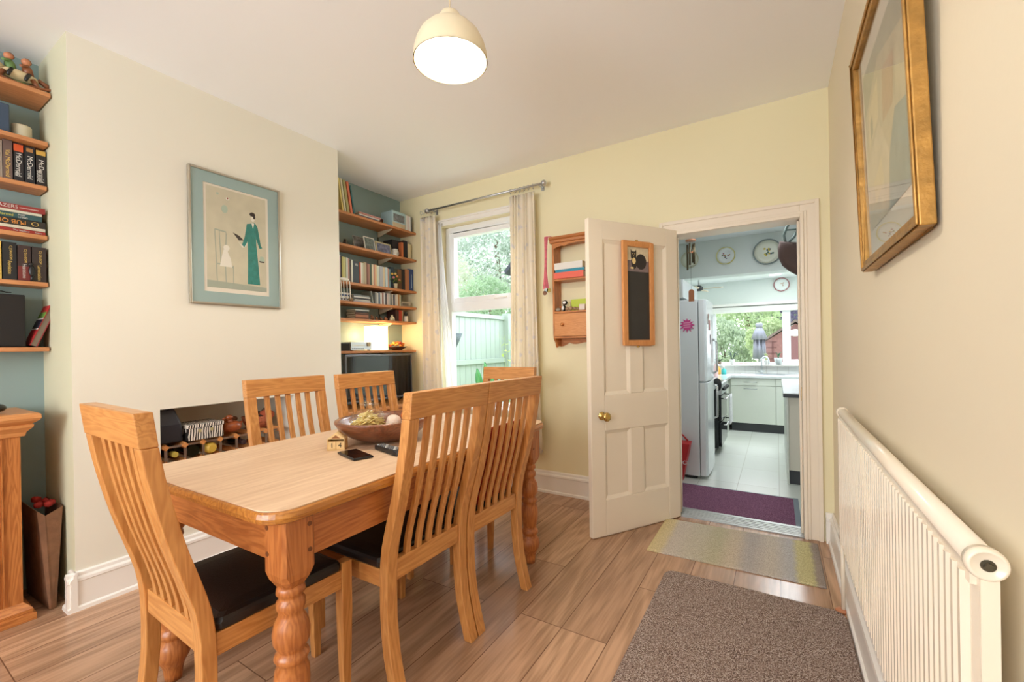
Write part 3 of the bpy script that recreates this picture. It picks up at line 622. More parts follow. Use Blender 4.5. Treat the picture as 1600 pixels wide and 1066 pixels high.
part(rd, 'bottom_tube', MB().tube([(RX+.012, RY0+.012, RZ0+.018), (RX+.012, RY1-.012, RZ0+.018)], .013, 16), RADW)
for yy in (RY0, RY1):
    s = -1 if yy == RY0 else 1
    q = MB(); n = 24
    q.loft([[(RX+.012+r*cos(2*pi*i/n), yy+s*t, RZ1-.012+r*sin(2*pi*i/n)) for i in range(n)] for r, t in ((.021, -.014), (.022, -.002), (.0205, .003), (.0175, .005), (.0165, .0035), (.002, .0035))], 0, True)
    cap = part(rd, 'end_cap', q, RADW)
    q = MB(); q.loft([[(RX+.012+r*cos(2*pi*i/4+.3), yy+s*t, RZ1-.012+r*sin(2*pi*i/4+.3)) for i in range(4)] for r, t in ((.0055, .002), (.0055, .0085))])
    q.loft([[(RX+.012+r*cos(2*pi*i/12), yy+s*t, RZ1-.012+r*sin(2*pi*i/12)) for i in range(12)] for r, t in ((.008, .002), (.0078, .0045))])
    part(cap, 'bleed_plug', q, mat('dark_brass', L(90, 84, 70), .4, .7))
part(rd, 'side_panel', MB().box(RX+.006, RX+.024, RY0+.001, RY0+.006, RZ0+.03, RZ1-.03), RADW)
part(rd, 'side_panel', MB().box(RX+.006, RX+.024, RY1-.006, RY1-.001, RZ0+.03, RZ1-.03), RADW)
for yy in (.95, 2.05): part(rd, 'bracket', MB().box(RX+.022, XR-.0005, yy, yy+.03, .4, .82), RADW)
for yy in (RY1+.06,):
    v = part(rd, 'valve', MB().tube([(RX+.012, RY1-.002, RZ0+.018), (RX+.012, yy, RZ0+.018)], .0075).lathe([(.013, 0), (.014, .012), (.013, .024), (.008, .03), (.008, .05)], RX+.012, yy, RZ0), CHR, 'chrome and brass valve')
    part(rd, 'pipe', MB().tube([(RX+.012, yy, .004), (RX+.012, yy, RZ0+.002)], .0075), RADW)
    part(rd, 'pipe_collar', MB().lathe([(.022, .001), (.022, .008), (.015, .014), (.008, .015)], RX+.004, yy), mat('wood_collar', L(186, 122, 84), .4))
# ================================================================== RUGS
def rug(name, label, x0, x1, y0, y1, z, r, mt, h=.009, tap=None):
    hx, hy = (x1-x0)/2, (y1-y0)/2; c = ((x0+x1)/2, (y0+y1)/2)
    rings = [[(c[0]+px, c[1]+py, z+zz) for px, py in rrect(hx, hy, r, 6, g)] for g, zz in ((0, .0005), (0, h*.6), (-.004, h), )]
    m = MB().loft(rings)
    if tap: 
        for p in m.v: tap(p)
    return solo(name, m, mt, label, 'rug')
def sk(p):
    f = (p.x+.65)/.835
    p.y += .025*f*(1 if p.y < 2.75 else 1.5)
bands = (-.42, .42, [(0, L(230, 212, 160)), (.09, L(228, 212, 168)), (.14, L(216, 206, 194)), (.3, L(210, 203, 184)), (.42, L(202, 196, 168)), (.52, L(218, 204, 182)), (.62, L(196, 190, 186)), (.74, L(214, 206, 194)), (.85, L(202, 202, 204)), (.89, L(216, 210, 162)), (.95, L(214, 208, 158)), (.98, L(176, 164, 154)), (1, L(168, 156, 148))])
rug('rug', 'short striped rug in beige, grey and yellow bands in front of the doorway', -.648, .186, 2.478, 2.99, 0, .004, carpet('striped_rug', [L(206, 202, 198), L(255, 255, 255)], 200, bands), tap=sk)
rug('rug', 'large brown flecked rug with rounded corners lying beside the radiator', -.502, .235, .55, 2.30, 0, .05, carpet('brown_rug', [L(76, 60, 54), L(146, 124, 112), L(204, 192, 184)], 240), h=.014)
# ================================================================== CURTAINS
CURT = cloth('curtain_cloth', L(248, 240, 224), .3, L(232, 228, 226)); NET = cloth('voile', L(250, 250, 250), .6)
def drape(x0t, x1t, x0b, x1b, zt, zb, y, folds, amp, th=.004, nz=24, per=12):
    m = MB(); rows = []
    n = folds*per
    for j in range(nz+1):
        f = j/nz; z = zt+(zb-zt)*f; x0 = x0t+(x0b-x0t)*f**1.3; x1 = x1t+(x1b-x1t)*f**1.3; am = amp*(.55+.45*f)
        fr = [(x0+(x1-x0)*i/n+.004*sin(i*.7+f*3), y+am*sin(2*pi*i/per+.8*sin(f*2.2+i*.05))) for i in range(n+1)]
        rows.append([(a, b, z) for a, b in fr]+[(a, b+th, z) for a, b in fr[::-1]])
    return m.loft(rows, 0, True)
yc = YE-.085
cu = solo('curtain', drape(-2.858, -2.665, -2.86, -2.60, 2.40, .70, yc, 6, .02), CURT, 'cream floral curtain gathered on the left side of the window, beside the bookshelves', 'curtain')
solo('net_curtain', drape(-2.675, -2.63, -2.60, -2.46, 2.33, .66, YE-.042, 5, .008, .001), NET, 'sheer white net curtain hanging just inside the left curtain', 'curtain')
cu2 = solo('curtain', drape(-1.86, -1.63, -1.90, -1.585, 2.408, .32, yc, 7, .022), CURT, 'cream floral curtain drawn to the right side of the window, beside the pine wall shelf', 'curtain')
# curtain pole: both ends on brackets
zp = 2.455; a, b = ony(yc, 670, 330), ony(yc, 846, 291)
cr = thing('curtain_pole', 'thin metal curtain pole with ball ends above the window', 'curtain pole', (a.x, yc, zp))
part(cr, 'rod', MB().tube([(a.x, yc, zp), (b.x, yc, zp)], .009, 12), STEEL)
for x in (a.x-.02, b.x+.02): part(cr, 'finial', MB().ball((x, yc, zp), .023), STEEL)
for x in (a.x+.03, b.x-.03): part(cr, 'bracket', MB().tube([(x, yc+.009, zp), (x, YE-.006, zp)], .006).box(x-.012, x+.012, YE-.006, YE-.0005, zp-.025, zp+.025), STEEL)
for k_ in range(6):
    for x in (-2.84+k_*.032, -1.85+k_*.043):
        part(cr, 'ring', MB().tube([(x+.004*sin(k_), yc+.014*cos(2*pi*i/16), zp-.005+.018*sin(2*pi*i/16)) for i in range(16)], .002, 6, closed=True).tube([(x, yc, zp-.024), (x, yc, zp-.036)], .0015, 5), STEEL)
# ================================================================== SHELVES
def shelf(name, label, group, y0, y1, xf, z, brk, th=.021):
    t = thing(name, label, 'shelf', (XA, (y0+y1)/2, z-th), 0, group)
    part(t, 'board', MB().box(XA+.004, xf, y0, y1, z-th, z), SHELF, bevel=.002)
    for y in brk:
        q = MB().prism([(XA+.004, z-th), (xf-.035, z-th), (xf-.035, z-th-.008), (XA+.02, z-th-.05), (XA+.004, z-th-.05)], 'y', y-.004, y+.004)
        part(t, 'bracket', q, mat('bracket_cream', L(214, 206, 184), .5))
    return t
FS = [2.303, 2.038, 1.732, 1.574, 1.432, 1.161]; FX = [-2.985, -2.985, -2.99, -2.995, -3.0, -3.01]
yu = onx(-3.2, 591, 380).y
nm = ['topmost', 'second', 'third', 'fourth', 'fifth', 'sixth']
what = ['holding leaning books and a box', 'holding photo frames and a mug', 'holding a long row of books', 'holding discs and a small radio', 'holding figures and a jar', 'holding the lit lamp and stereo']
for i in range(6):
    shelf('wall_shelf', f'{nm[i]} wooden shelf of the alcove by the window, {what[i]}', 'shelves in the alcove by the window', Y1+.004, YE-.006, FX[i], FS[i], (2.17, yu) if i != 0 else (2.15, yu))
for y in (2.17, yu):
    solo('shelf_upright', MB().box(XA+.0005, XA+.0038, y-.008, y+.008, 1.08, 2.38), mat('slot_metal', L(86, 96, 92), .5, .3), 'slotted metal shelf upright '+('near the chimney breast' if y < 2.5 else 'nearer the window')+' in the teal alcove', 'shelf upright')
NS = [2.432, 2.21, 2.0, 1.757, 1.526, 1.207]; NX = [-2.975, -3.03, -3.062, -3.066, -3.069, -3.067]
what = ['under the rocking horse figurine', 'under a white pot', 'under black crime novels', 'under a flat pile of books', 'under three dark historical novels', 'under a black speaker']
for i in range(6):
    shelf('wall_shelf', f'{nm[i]} wooden shelf of the left alcove, {what[i]}', 'shelves in the left alcove', -.35, Y0-.006, NX[i], NS[i], (0.0,))
# ------------------------------------------------------------------ books
BC = {}
def bcol(c):
    k_ = 'book_%d_%d_%d' % c
    return mat(k_, L(*c), .55)
def upright(y0, y1, xf, dep, z, h, c, label, group, lean=0, cat='book', name='book'):
    t = .0018; m = MB(); x0 = xf-dep
    m.box(x0, xf, y0, y0+t, 0, h, 0).box(x0, xf, y1-t, y1, 0, h, 0).box(xf-t, xf, y0+t, y1-t, 0, h, 0).box(x0+.002, xf-t, y0+t, y1-t, .002, h-.003, 1)
    if lean:   # tip about the lower edge on the shelf
        piv = y0 if lean > 0 else y1
        yb = y1 if lean < 0 else y0
        R = Matrix.Translation((0, yb, 0)) @ Matrix.Rotation(lean, 4, 'X') @ Matrix.Translation((0, -yb, 0)); m.xf(R)
        mz = min(p.z for p in m.v); m.xf(Matrix.Translation((0, 0, -mz)))
    m.xf(Matrix.Translation((0, 0, z+.0008)))
    return solo(name, m, [bcol(c), PAGE], label, cat, group)
def flat(y0, y1, xf, dep, z, th, c, label, group, name='book', cat='book', rot=0):
    t = .0016; m = MB()
    m.box(xf-dep, xf, y0, y1, 0, t, 0).box(xf-dep, xf, y0, y1, th-t, th, 0).box(xf-t, xf, y0, y1, t, th-t, 0).box(xf-dep+.003, xf-t, y0+.002, y1-.002, t, th-t, 1)
    m.xf(Matrix.Translation((0, 0, z+.0008)))
    return solo(name, m, [bcol(c), PAGE], label, cat, group)
ORD = ['first', 'second', 'third', 'fourth', 'fifth', 'sixth', 'seventh', 'eighth', 'ninth', 'tenth', 'eleventh', 'twelfth', 'thirteenth', 'fourteenth', 'fifteenth', 'sixteenth', 'seventeenth', 'eighteenth', 'nineteenth', 'twentieth']
def ordn(i): return ORD[i] if i < 20 else 'twenty-'+ORD[i-20]
# third shelf: the long row.  (left px, right px, height, colour, colour word)
ROW = [(530, 532.5, .215, (208, 190, 196), 'pale pink'), (532.5, 534.5, .21, (52, 46, 50), 'black'), (534.5, 537, .205, (200, 190, 120), 'yellow-olive'), (537, 541, .205, (206, 206, 150), 'pale yellow'),
 (541, 544, .205, (214, 220, 216), 'white'), (544, 546.5, .2, (190, 150, 140), 'dusty pink'), (546.5, 549, .19, (96, 92, 90), 'dark grey'), (549, 551.5, .195, (220, 222, 214), 'off-white'), (551.5, 562, .188, (72, 82, 92), 'thick slate blue'),
 (562, 564, .188, (206, 110, 84), 'orange-topped'), (564, 566.5, .186, (232, 232, 226), 'white'), (566.5, 569, .186, (206, 208, 190), 'pale green-white'), (569, 573, .196, (188, 176, 150), 'patterned beige'), (573, 575.5, .19, (140, 96, 84), 'maroon-brown'),
 (575.5, 578.5, .186, (170, 128, 112), 'russet'), (578.5, 581, .188, (78, 102, 84), 'dark green'), (581, 584, .19, (222, 208, 180), 'cream'), (584, 586, .19, (208, 150, 128), 'salmon'), (586, 589, .192, (222, 196, 150), 'sand'),
 (589, 593, .188, (214, 222, 208), 'pale mint'), (593, 598, .186, (178, 184, 194), 'grey-blue'), (598, 602, .186, (222, 206, 176), 'cream'), (602, 605.5, .186, (196, 214, 222), 'pale blue'), (605.5, 608, .18, (206, 160, 140), 'peach'), (608, 610.5, .178, (130, 160, 170), 'blue'),
 (610.5, 616, .2, (44, 62, 78), 'navy'), (616, 621, .19, (70, 80, 70), 'dark green'), (621, 627, .19, (122, 86, 60), 'brown'), (627.5, 633, .2, (40, 40, 44), 'black'), (633, 639, .205, (178, 120, 84), 'orange patterned'), (639, 645.5, .215, (48, 72, 122), 'royal blue')]
xs = -3.03; yprev = Y1+.012
for i, (a, b, h, c, w) in enumerate(ROW):
    y0 = max(yprev+.0012, onx(xs, a, 430).y); y1 = max(y0+.006, onx(xs, b, 430).y-.0012); yprev = y1
    bk = upright(y0, y1, xs+random.uniform(-.004, .004), .14, FS[2], h, c, f'{w} book, {ordn(i)} from left in the long row on the third shelf', 'books in the long row')
    if i == 8:
        q = MB()
        for zz, w_ in ((.165, .022), (.157, .026), (.149, .024)): q.box(xs+.0045, xs+.005, (y0+y1)/2-w_/2, (y0+y1)/2+w_/2, FS[2]+zz, FS[2]+zz+.004)
        part(bk, 'spine_panel', q, mat('pale_ink', L(210, 212, 210), .6), kind=None)
    if i == 30: part(bk, 'spine_panel', MB().box(xs+.0042, xs+.005, (y0+y1)/2-.003, (y0+y1)/2+.004, FS[2]+.03, FS[2]+.165), mat('pale_blue_ink', L(170, 196, 226), .6))
# flowers in a pot in front of the row
p0 = onx(-3.0, 619, 443); pz = FS[2]
fp = thing('flower_pot', 'small cream pot of pink, orange and green flowers in front of the book row', 'flower pot', (-3.008, p0.y, pz+.001))
part(fp, 'pot', MB().lathe([(.0, 0), (.014, 0), (.018, .04), (.0195, .045), (.016, .044), (.0, .04)], -3.008, p0.y, pz+.001, 14), mat('cream_pot', L(206, 196, 166), .5))
q = MB(); rnd = random.Random(3)
for i in range(60):
    a_, e_ = rnd.uniform(0, 2*pi), rnd.uniform(.1, 1.2); r_ = rnd.uniform(.02, .055)
    c_ = Vector((-3.008+r_*cos(a_)*cos(e_)*.6, p0.y+r_*sin(a_)*cos(e_)*1.2, pz+.055+r_*sin(e_)*1.4)); d_ = Vector((rnd.uniform(-1, 1), rnd.uniform(-1, 1), rnd.uniform(-.2, 1))).normalized()*.02; s_ = d_.cross(Vector((0, 0, 1))).normalized()*.004
    q.add([c_-d_, c_+s_, c_+d_, c_-s_], [(0, 1, 2, 3)], 0)
part(fp, 'foliage', q, mat('leaf_green', L(110, 132, 60), .6), kind='stuff')
for dy, dz, cc in ((-.03, .1, (206, 120, 150)), (.012, .115, (220, 150, 90)), (-.008, .135, (226, 190, 110)), (.04, .085, (216, 140, 110)), (-.045, .13, (220, 180, 80))):
    part(fp, 'flower', MB().ball((-3.0, p0.y+dy, pz+dz), (.01, .013, .011), 10), bcol(cc))
# topmost shelf: leaning books, notebooks, box, files
z = FS[0]
for i, (y, th, h, c, w) in enumerate([(2.088, .012, .27, (226, 206, 130), 'yellow'), (2.108, .016, .27, (214, 208, 186), 'cream'), (2.134, .022, .265, (176, 170, 120), 'patterned green'), (2.168, .02, .262, (216, 120, 92), 'coral striped'), (2.198, .012, .24, (70, 120, 130), 'teal')]):
    y = y-2.088+onx(-3.01, 535.5, 325).y
    upright(y, y+th, -3.01, .17, z, h, c, f'tall {w} book leaning left on the topmost alcove shelf', 'leaning books on the top shelf', lean=radians(9))
yy = onx(-3.03, 558, 330).y; y2 = onx(-3.03, 592, 335).y
flat(yy, y2-.02, -3.01, .16, z, .014, (86, 90, 120), 'navy notebook, lowest of the small pile on the topmost alcove shelf', 'notebooks on the top shelf', 'notebook', 'notebook')
flat(yy+.003, y2-.012, -3.008, .15, z+.0155, .012, (220, 214, 210), 'white notebook in the middle of the small pile on the topmost alcove shelf', 'notebooks on the top shelf', 'notebook', 'notebook')
nb = flat(yy-.004, y2, -3.005, .15, z+.029, .012, (206, 130, 120), 'pink-covered spiral notebook, uppermost of the small pile on the topmost alcove shelf', 'notebooks on the top shelf', 'notebook', 'notebook')
q = MB()
for k_ in range(16): q.tube([(-3.003+.006*cos(a_*pi/4), yy+.008+k_*(y2-yy-.02)/15, z+.036+.006*sin(a_*pi/4)) for a_ in range(8)], .0009, 4, closed=True)
part(nb, 'spiral_binding', q, WHT)
a_, b_ = onx(-3.1, 577, 330).y, onx(-3.1, 607, 340).y
b_ = min(b_, onx(-3.0, 613, 350).y-.006)
bx = thing('wooden_box', 'dark brown wooden box on the topmost alcove shelf behind the notebooks', 'box', (-3.1, (a_+b_)/2, z+.001))
BRN = wood('dark_brown_wood', L(92, 48, 30), L(122, 70, 44), 'y', .4)
part(bx, 'body', MB().box(-3.18, -3.115, y2+.01, b_, z+.001, z+.065), BRN, bevel=.002); part(bx, 'lid', MB().box(-3.182, -3.113, y2+.008, b_+.002, z+.066, z+.082), BRN, bevel=.002)
a_, b_ = onx(-3.0, 613, 350).y, onx(-3.0, 634, 350).y
pb = solo('picture_box', MB().box(-3.15, -2.998, a_, b_-.004, z+.001, z+.15), mat('sky_card', L(176, 206, 214), .6), 'pale blue box with a landscape picture on its face, right end of the topmost shelf', 'box', bevel=.002)
part(pb, 'picture', MB().box(-2.9978, -2.9972, a_+.012, b_-.02, z+.055, z+.125), mat('photo_grey', L(120, 124, 128), .6, noise=.4, nscale=40))
part(pb, 'picture', MB().box(-2.9978, -2.9972, a_+.004, b_-.01, z+.004, z+.045), mat('sepia_card', L(206, 190, 160), .6, noise=.1, nscale=40))
for i, (w_, c, w) in enumerate([(.022, (228, 228, 226), 'white'), (.02, (220, 206, 206), 'pinkish white'), (.022, (226, 228, 230), 'pale grey'), (.014, (50, 62, 84), 'navy')]):
    y0 = b_+.002+sum((.0232, .0212, .0232)[:i]); upright(y0, y0+w_-.001, -3.002, .16, z, .145, c, f'{w} file standing at the window end of the topmost alcove shelf', 'files on the top shelf', name='file', cat='file')
# second shelf
z = FS[1]
y = onx(-3.05, 540, 370).y
solo('bottle', MB().lathe([(.0, 0), (.022, 0), (.024, .02), (.014, .032), (.011, .05), (.013, .055), (.0, .056)], -3.06, y, z+.001, 16), mat('dark_glaze', L(48, 38, 34), .3), 'small dark brown bottle at the left end of the second alcove shelf', 'bottle')
def pframe(name, label, pa, pb_, h, fw_, fcol, pcol, x, tilt=12):
    y0, y1 = onx(x, *pa).y, onx(x, *pb_).y
    t = thing(name, label, 'photo frame', (x, (y0+y1)/2, z+.001), 0, 'photo frames on the second shelf')
    R = Matrix.Translation((x, 0, z+.0035)) @ Matrix.Rotation(radians(-tilt), 4, 'Y') @ Matrix.Translation((-x, 0, -z))
    part(t, 'frame', xframe(MB(), x-.01, x, y0, y1, z, z+h, fw_).xf(R), fcol, bevel=.001)
    part(t, 'photo', MB().box(x-.008, x-.003, y0+fw_, y1-fw_, z+fw_, z+h-fw_).xf(R), pcol)
    part(t, 'strut', MB().prism([(x-.011, z+h*.7), (x-.011, z+h*.75), (x-.05, z+.006), (x-.055, z+.006)], 'y', (y0+y1)/2-.01, (y0+y1)/2+.01).xf(R), BLK)
ph = mat('bw_photo', L(128, 128, 132), .4, noise=.6, nscale=30); ph2 = mat('bw_photo_green', L(110, 120, 118), .4, noise=.5, nscale=40); ph3 = mat('bw_photo_blue', L(120, 124, 150), .4, noise=.5, nscale=34)
pframe('photo_frame', 'pale frameless black and white photo, leftmost of three on the second alcove shelf', (554, 380), (571.5, 384), .125, .002, mat('silver_edge', L(200, 200, 200), .3, .5), ph, -3.085)
pframe('photo_frame', 'thin white-framed photo in the middle of three on the second alcove shelf', (571, 384), (587.5, 388), .12, .006, WHT, ph2, -3.02)
pframe('photo_frame', 'wide cream-gold framed photo, rightmost of three on the second alcove shelf', (589, 388), (613, 396), .105, .011, mat('gold_cream', L(206, 198, 160), .4, .2), ph3, -3.03)
y = onx(-3.02, 618.5, 396).y
mg = thing('mug', 'white mug with black pattern standing on the second alcove shelf', 'mug', (-3.03, y, z+.001))
part(mg, 'body', MB().lathe([(.0, 0), (.022, 0), (.026, .01), (.027, .065), (.024, .065), (.022, .01), (.0, .008)], -3.03, y, z+.001, 20), mat('mug_white', L(226, 224, 214), .3, noise=.25, nscale=60))
part(mg, 'handle', MB().tube([(-3.025, y+.026+.014*sin(a_*pi/6), z+.034+.02*cos(a_*pi/6)) for a_ in range(0, 7)], .0035), WHT)
yb = onx(-3.05, 609, 380).y
for i, (pa, pb_, h, c, w, dx) in enumerate([(608, 627, .165, (40, 40, 44), 'thick black', -.03), (627.4, 630.5, .15, (206, 120, 76), 'orange', 0), (630.8, 637, .172, (36, 34, 40), 'black', 0), (637.3, 642, .15, (222, 206, 166), 'cream', 0)]):
    x = -3.03+dx; y0 = onx(-3.03, pa, 395).y; y1 = onx(-3.03, pb_, 395).y-.001
    upright(y0 if i else y+.075 if False else max(y0, y+.0), y1, -3.065 if i == 0 else -3.03, .12, z, h, c, f'{w} book at the window end of the second alcove shelf', 'books at the end of the second shelf')
# fourth shelf
z = FS[3]
y0, y1 = onx(-3.04, 532, 455).y, onx(-3.04, 548, 455).y
y0 = Y1+.012
for i, (h, c, w) in enumerate([(.012, (216, 220, 224), 'pale grey'), (.012, (190, 200, 214), 'pale blue'), (.014, (226, 228, 230), 'white'), (.012, (90, 110, 150), 'blue'), (.014, (222, 224, 226), 'white-edged')]):
    zz = z+sum((.0135, .0135, .0155, .0135)[:i]); flat(y0+.003*i % .007, y1-.002*i, -3.03, .14, zz, h, c, f'{w} disc case, {ordn(i)} up in the leftmost pile on the fourth shelf', 'piled disc cases', 'disc_case', 'disc case')
ya, yb = y1+.02, onx(-3.04, 579, 462).y
for i, (h, c, w) in enumerate([(.012, (196, 186, 200), 'lilac'), (.012, (206, 210, 206), 'pale grey'), (.012, (70, 70, 78), 'black'), (.012, (222, 222, 222), 'white'), (.012, (120, 126, 130), 'grey')]):
    zz = z+i*.0135; flat(ya+.004*((i*3) % 4), yb-.004*((i*2) % 3)-.004*i, -3.03, .14, zz, h, c, f'{w} disc case, {ordn(i)} up in the second pile on the fourth alcove shelf', 'disc cases in the second pile', 'disc_case', 'disc case')
cols = [((150, 156, 156), 'grey'), ((196, 200, 198), 'silver'), ((110, 128, 150), 'blue-grey'), ((220, 220, 214), 'white'), ((160, 120, 110), 'dull red'), ((206, 212, 216), 'pale blue'), ((96, 92, 96), 'charcoal'), ((210, 196, 190), 'pale pink'), ((186, 190, 186), 'light grey'), ((60, 62, 68), 'black'), ((212, 208, 196), 'cream'), ((78, 84, 100), 'slate'), ((200, 196, 190), 'stone'), ((226, 222, 210), 'ivory'), ((170, 120, 70), 'tan'), ((198, 202, 178), 'pale green')]
y = onx(-3.04, 580, 465).y; ye = onx(-3.04, 626, 470).y; y += .03; st_ = (ye-y)/len(cols)
upright(y-.016, y-.005, -3.035, .13, z, .112, (140, 148, 146), 'grey disc case leaning left against the upright row on the fourth shelf', 'upright disc cases', lean=radians(12), name='disc_case', cat='disc case')
y += .012; st_ = (ye-y)/len(cols)
for i, (c, w) in enumerate(cols):
    upright(y+i*st_, y+(i+1)*st_-.0012, -3.035+random.uniform(-.003, .003), .12, z, .108+random.uniform(-.006, .006), c, f'{w} disc case, {ordn(i)} from the left in the upright row on the fourth shelf', 'upright disc cases', name='disc_case', cat='disc case')
a_, b_ = ye+.006, onx(-3.02, 643, 475).y
ra = thing('radio', 'small silver-grey radio at the window end of the fourth alcove shelf', 'radio', (-3.06, (a_+b_)/2, z+.001))
part(ra, 'body', MB().box(-3.10, -3.03, a_, b_, z+.001, z+.05), mat('radio_grey', L(176, 168, 150), .4), bevel=.004); part(ra, 'grille', MB().box(-3.0298, -3.0285, a_+.006, b_-.03, z+.01, z+.035), mat('grille_grey', L(120, 116, 104), .6))
# doll with long dangling legs sitting on the third shelf edge
y = onx(-2.985, 539, 440).y; z3 = FS[2]
dl = thing('toy_figure', 'pale toy with long dangling legs hanging over the left end of the third shelf', 'toy', (-2.98, y, z3))
for k_, dy in enumerate((-.045, -.02, .012, .04)):
    part(dl, 'leg', MB().tube([(-2.995, y+dy, z3+.006), (-2.98, y+dy, z3+.002), (-2.976, y+dy, z3-.03), (-2.976, y+dy+.003, z3-.145)], .0035, 8), WHT)
    part(dl, 'foot', MB().ball((-2.972, y+dy+.003, z3-.15), (.009, .007, .006), 10), mat('grey_felt', L(120, 112, 104), .8))
part(dl, 'body', MB().ball((-2.998, y, z3+.016), (.012, .05, .014), 14), WHT)
y = onx(-2.98, 552, 468).y; z = FS[3]
tf = thing('toy_animal', 'small black and tan toy animal sitting at the left on the fourth shelf', 'toy', (-3.01, y, z+.001))
part(tf, 'body', MB().ball((-3.012, y, z+.018), (.014, .016, .017), 12), mat('tan_fur', L(150, 126, 94), .9, noise=.3, nscale=80)); part(tf, 'head', MB().ball((-3.008, y-.006, z+.042), .012, 12).ball((-3.008, y-.015, z+.052), .004, 8).ball((-3.008, y+.003, z+.052), .004, 8), BLK)
# fifth shelf
z = FS[4]; y = Y1+.015
for i, (w_, h, c, w, t_) in enumerate([(.05, .105, (190, 160, 140), 'thick beige', 0), (.02, .105, (214, 150, 130), 'coral', 0), (.018, .11, (230, 230, 226), 'white', 0), (.014, .1, (56, 66, 70), 'dark', 0), (.02, .1, (206, 196, 206), 'lilac', 0), (.014, .1, (120, 130, 120), 'green-grey', 0)]):
    y1 = y+w_; upright(y, y1-.0012, -3.04, .13, z, h, c, f'{w} small book, {ordn(i)} from the left on the fifth alcove shelf', 'upright books on the fifth shelf'); y = y1
ya, yb = onx(-3.04, 555, 490).y, onx(-3.04, 577, 492).y; ya = max(ya, y+.012)
for i, (h, c, w) in enumerate([(.02, (130, 84, 60), 'brown'), (.018, (176, 120, 92), 'terracotta'), (.016, (96, 62, 48), 'dark brown'), (.013, (60, 60, 62), 'charcoal'), (.01, (190, 204, 206), 'pale blue')]):
    zz = z+(0, .0215, .041, .0585, .073)[i]; flat(ya+.006*(i % 2), yb-.004*i*(1 if i < 4 else .2), -3.045+.002*i, .12, zz, h, c, f'{w} book, {ordn(i)} up in the small pile on the fifth alcove shelf', 'small pile on the fifth shelf')
FIG = mat('carved_brown', L(120, 76, 50), .55, noise=.35, nscale=50)
for i, px in enumerate((583, 590, 597, 604)):
    y = onx(-3.03, px, 498).y; s_ = (1.2, .9, .8, 1)[i]
    if y < yb+.02: y = yb+.022
    t = thing('figurine', ['rounded carved brown figurine beside the pile of small books', 'low carved brown figurine, second along the fifth alcove shelf', 'low carved brown figurine, third along the fifth alcove shelf', 'orange-brown carved figurine next to the white animal'][i], 'figurine', (-3.04, y, z+.001), 0, 'carved figurines')
    part(t, 'body', MB().ball((-3.04, y, z+.001+.014*s_), (.012, .018*s_, .014*s_), 12), FIG if i < 3 else bcol((176, 106, 62))); part(t, 'head', MB().ball((-3.036, y-.012, z+.03*s_), .008*s_, 10), FIG)
y = onx(-3.03, 613.5, 500).y
t = thing('china_cow', 'small white and black spotted china animal on the fifth alcove shelf', 'figurine', (-3.03, y, z+.001))
part(t, 'body', MB().ball((-3.035, y, z+.026), (.016, .026, .017), 14), mat('cow_glaze', L(214, 206, 176), .3, noise=.5, nscale=70)); part(t, 'head', MB().ball((-3.02, y-.018, z+.042), (.012, .011, .011), 12).ball((-3.02, y-.028, z+.052), .004, 8).ball((-3.02, y-.008, z+.054), .004, 8), mat('cow_glaze'  , L(1,1,1)))
for k_, (dx, dy) in enumerate(((-.01, -.016), (-.01, .016), (.01, -.016), (.01, .016))): part(t, 'leg', MB().tube([(-3.035+dx, y+dy, z+.001), (-3.035+dx, y+dy, z+.02)], .005, 8), MATS['cow_glaze'])
y = onx(-3.04, 619, 505).y
for i, (w_, h, c, w) in enumerate([(.022, .105, (70, 40, 36), 'dark maroon'), (.02, .1, (52, 44, 46), 'black'), (.028, .108, (178, 60, 44), 'red'), (.014, .104, (190, 90, 60), 'orange-red'), (.01, .106, (196, 186, 150), 'beige')]):
    upright(y, y+w_-.0012, -3.045, .12, z, h, c, f'{w} book, {ordn(i)} of the group near the jar on the fifth alcove shelf', 'red books on the fifth shelf'); y += w_
jy = y+.024
t = thing('jar', 'white jar with a black lid at the window end of the fifth shelf', 'jar', (-3.03, jy, z+.001))
part(t, 'body', MB().lathe([(.0, 0), (.019, 0), (.02, .004), (.02, .048), (.016, .054), (.0, .054)], -3.03, jy, z+.001, 20), mat('jar_white', L(214, 206, 190), .3)); part(t, 'lid', MB().lathe([(.0, .0542), (.015, .0542), (.015, .088), (.012, .092), (.0, .092)], -3.03, jy, z+.001, 20), BLK)
# sixth shelf: stereo, lamp, orange dish
z = FS[5]
y0 = Y1+.02; y1 = onx(-3.05, 546.5, 543).y
sp = thing('speaker', 'black speaker box left of the stereo on the sixth alcove shelf', 'speaker', (-3.1, (y0+y1)/2, z+.001))
part(sp, 'cabinet', MB().box(-3.19, -3.045, y0, y1-.004, z+.001, z+.066), BLK, bevel=.003); part(sp, 'grille', MB().box(-3.0448, -3.04, y0+.006, y1-.012, z+.008, z+.06), mat('speaker_cloth', L(34, 30, 28), .9))
y2 = onx(-3.04, 580, 543).y
hf = thing('stereo', 'silver compact stereo beside the lit lamp on the sixth alcove shelf', 'stereo', (-3.1, (y1+y2)/2, z+.001))
part(hf, 'case', MB().box(-3.17, -3.034, y1, y2, z+.008, z+.076), mat('stereo_silver', L(196, 204, 214), .3, .4), bevel=.002)
part(hf, 'display', MB().box(-3.0338, -3.0325, y1+.01, y2-.08, z+.04, z+.052), mat('display_pale', L(222, 226, 224), .2))
q = MB(); yk = y2-.035; q.loft([[(-3.0338+t_, yk+.017*cos(2*pi*i/20), z+.055+.017*sin(2*pi*i/20)) for i in range(20)] for t_ in (0, .01)], 0); part(hf, 'volume_knob', q, mat('bronze_knob', L(150, 130, 100), .3, .6))
for yy in (y1+.02, y2-.02): part(hf, 'foot', MB().box(-3.06, -3.04, yy-.008, yy+.008, z+.001, z+.008), BLK)
q = MB()
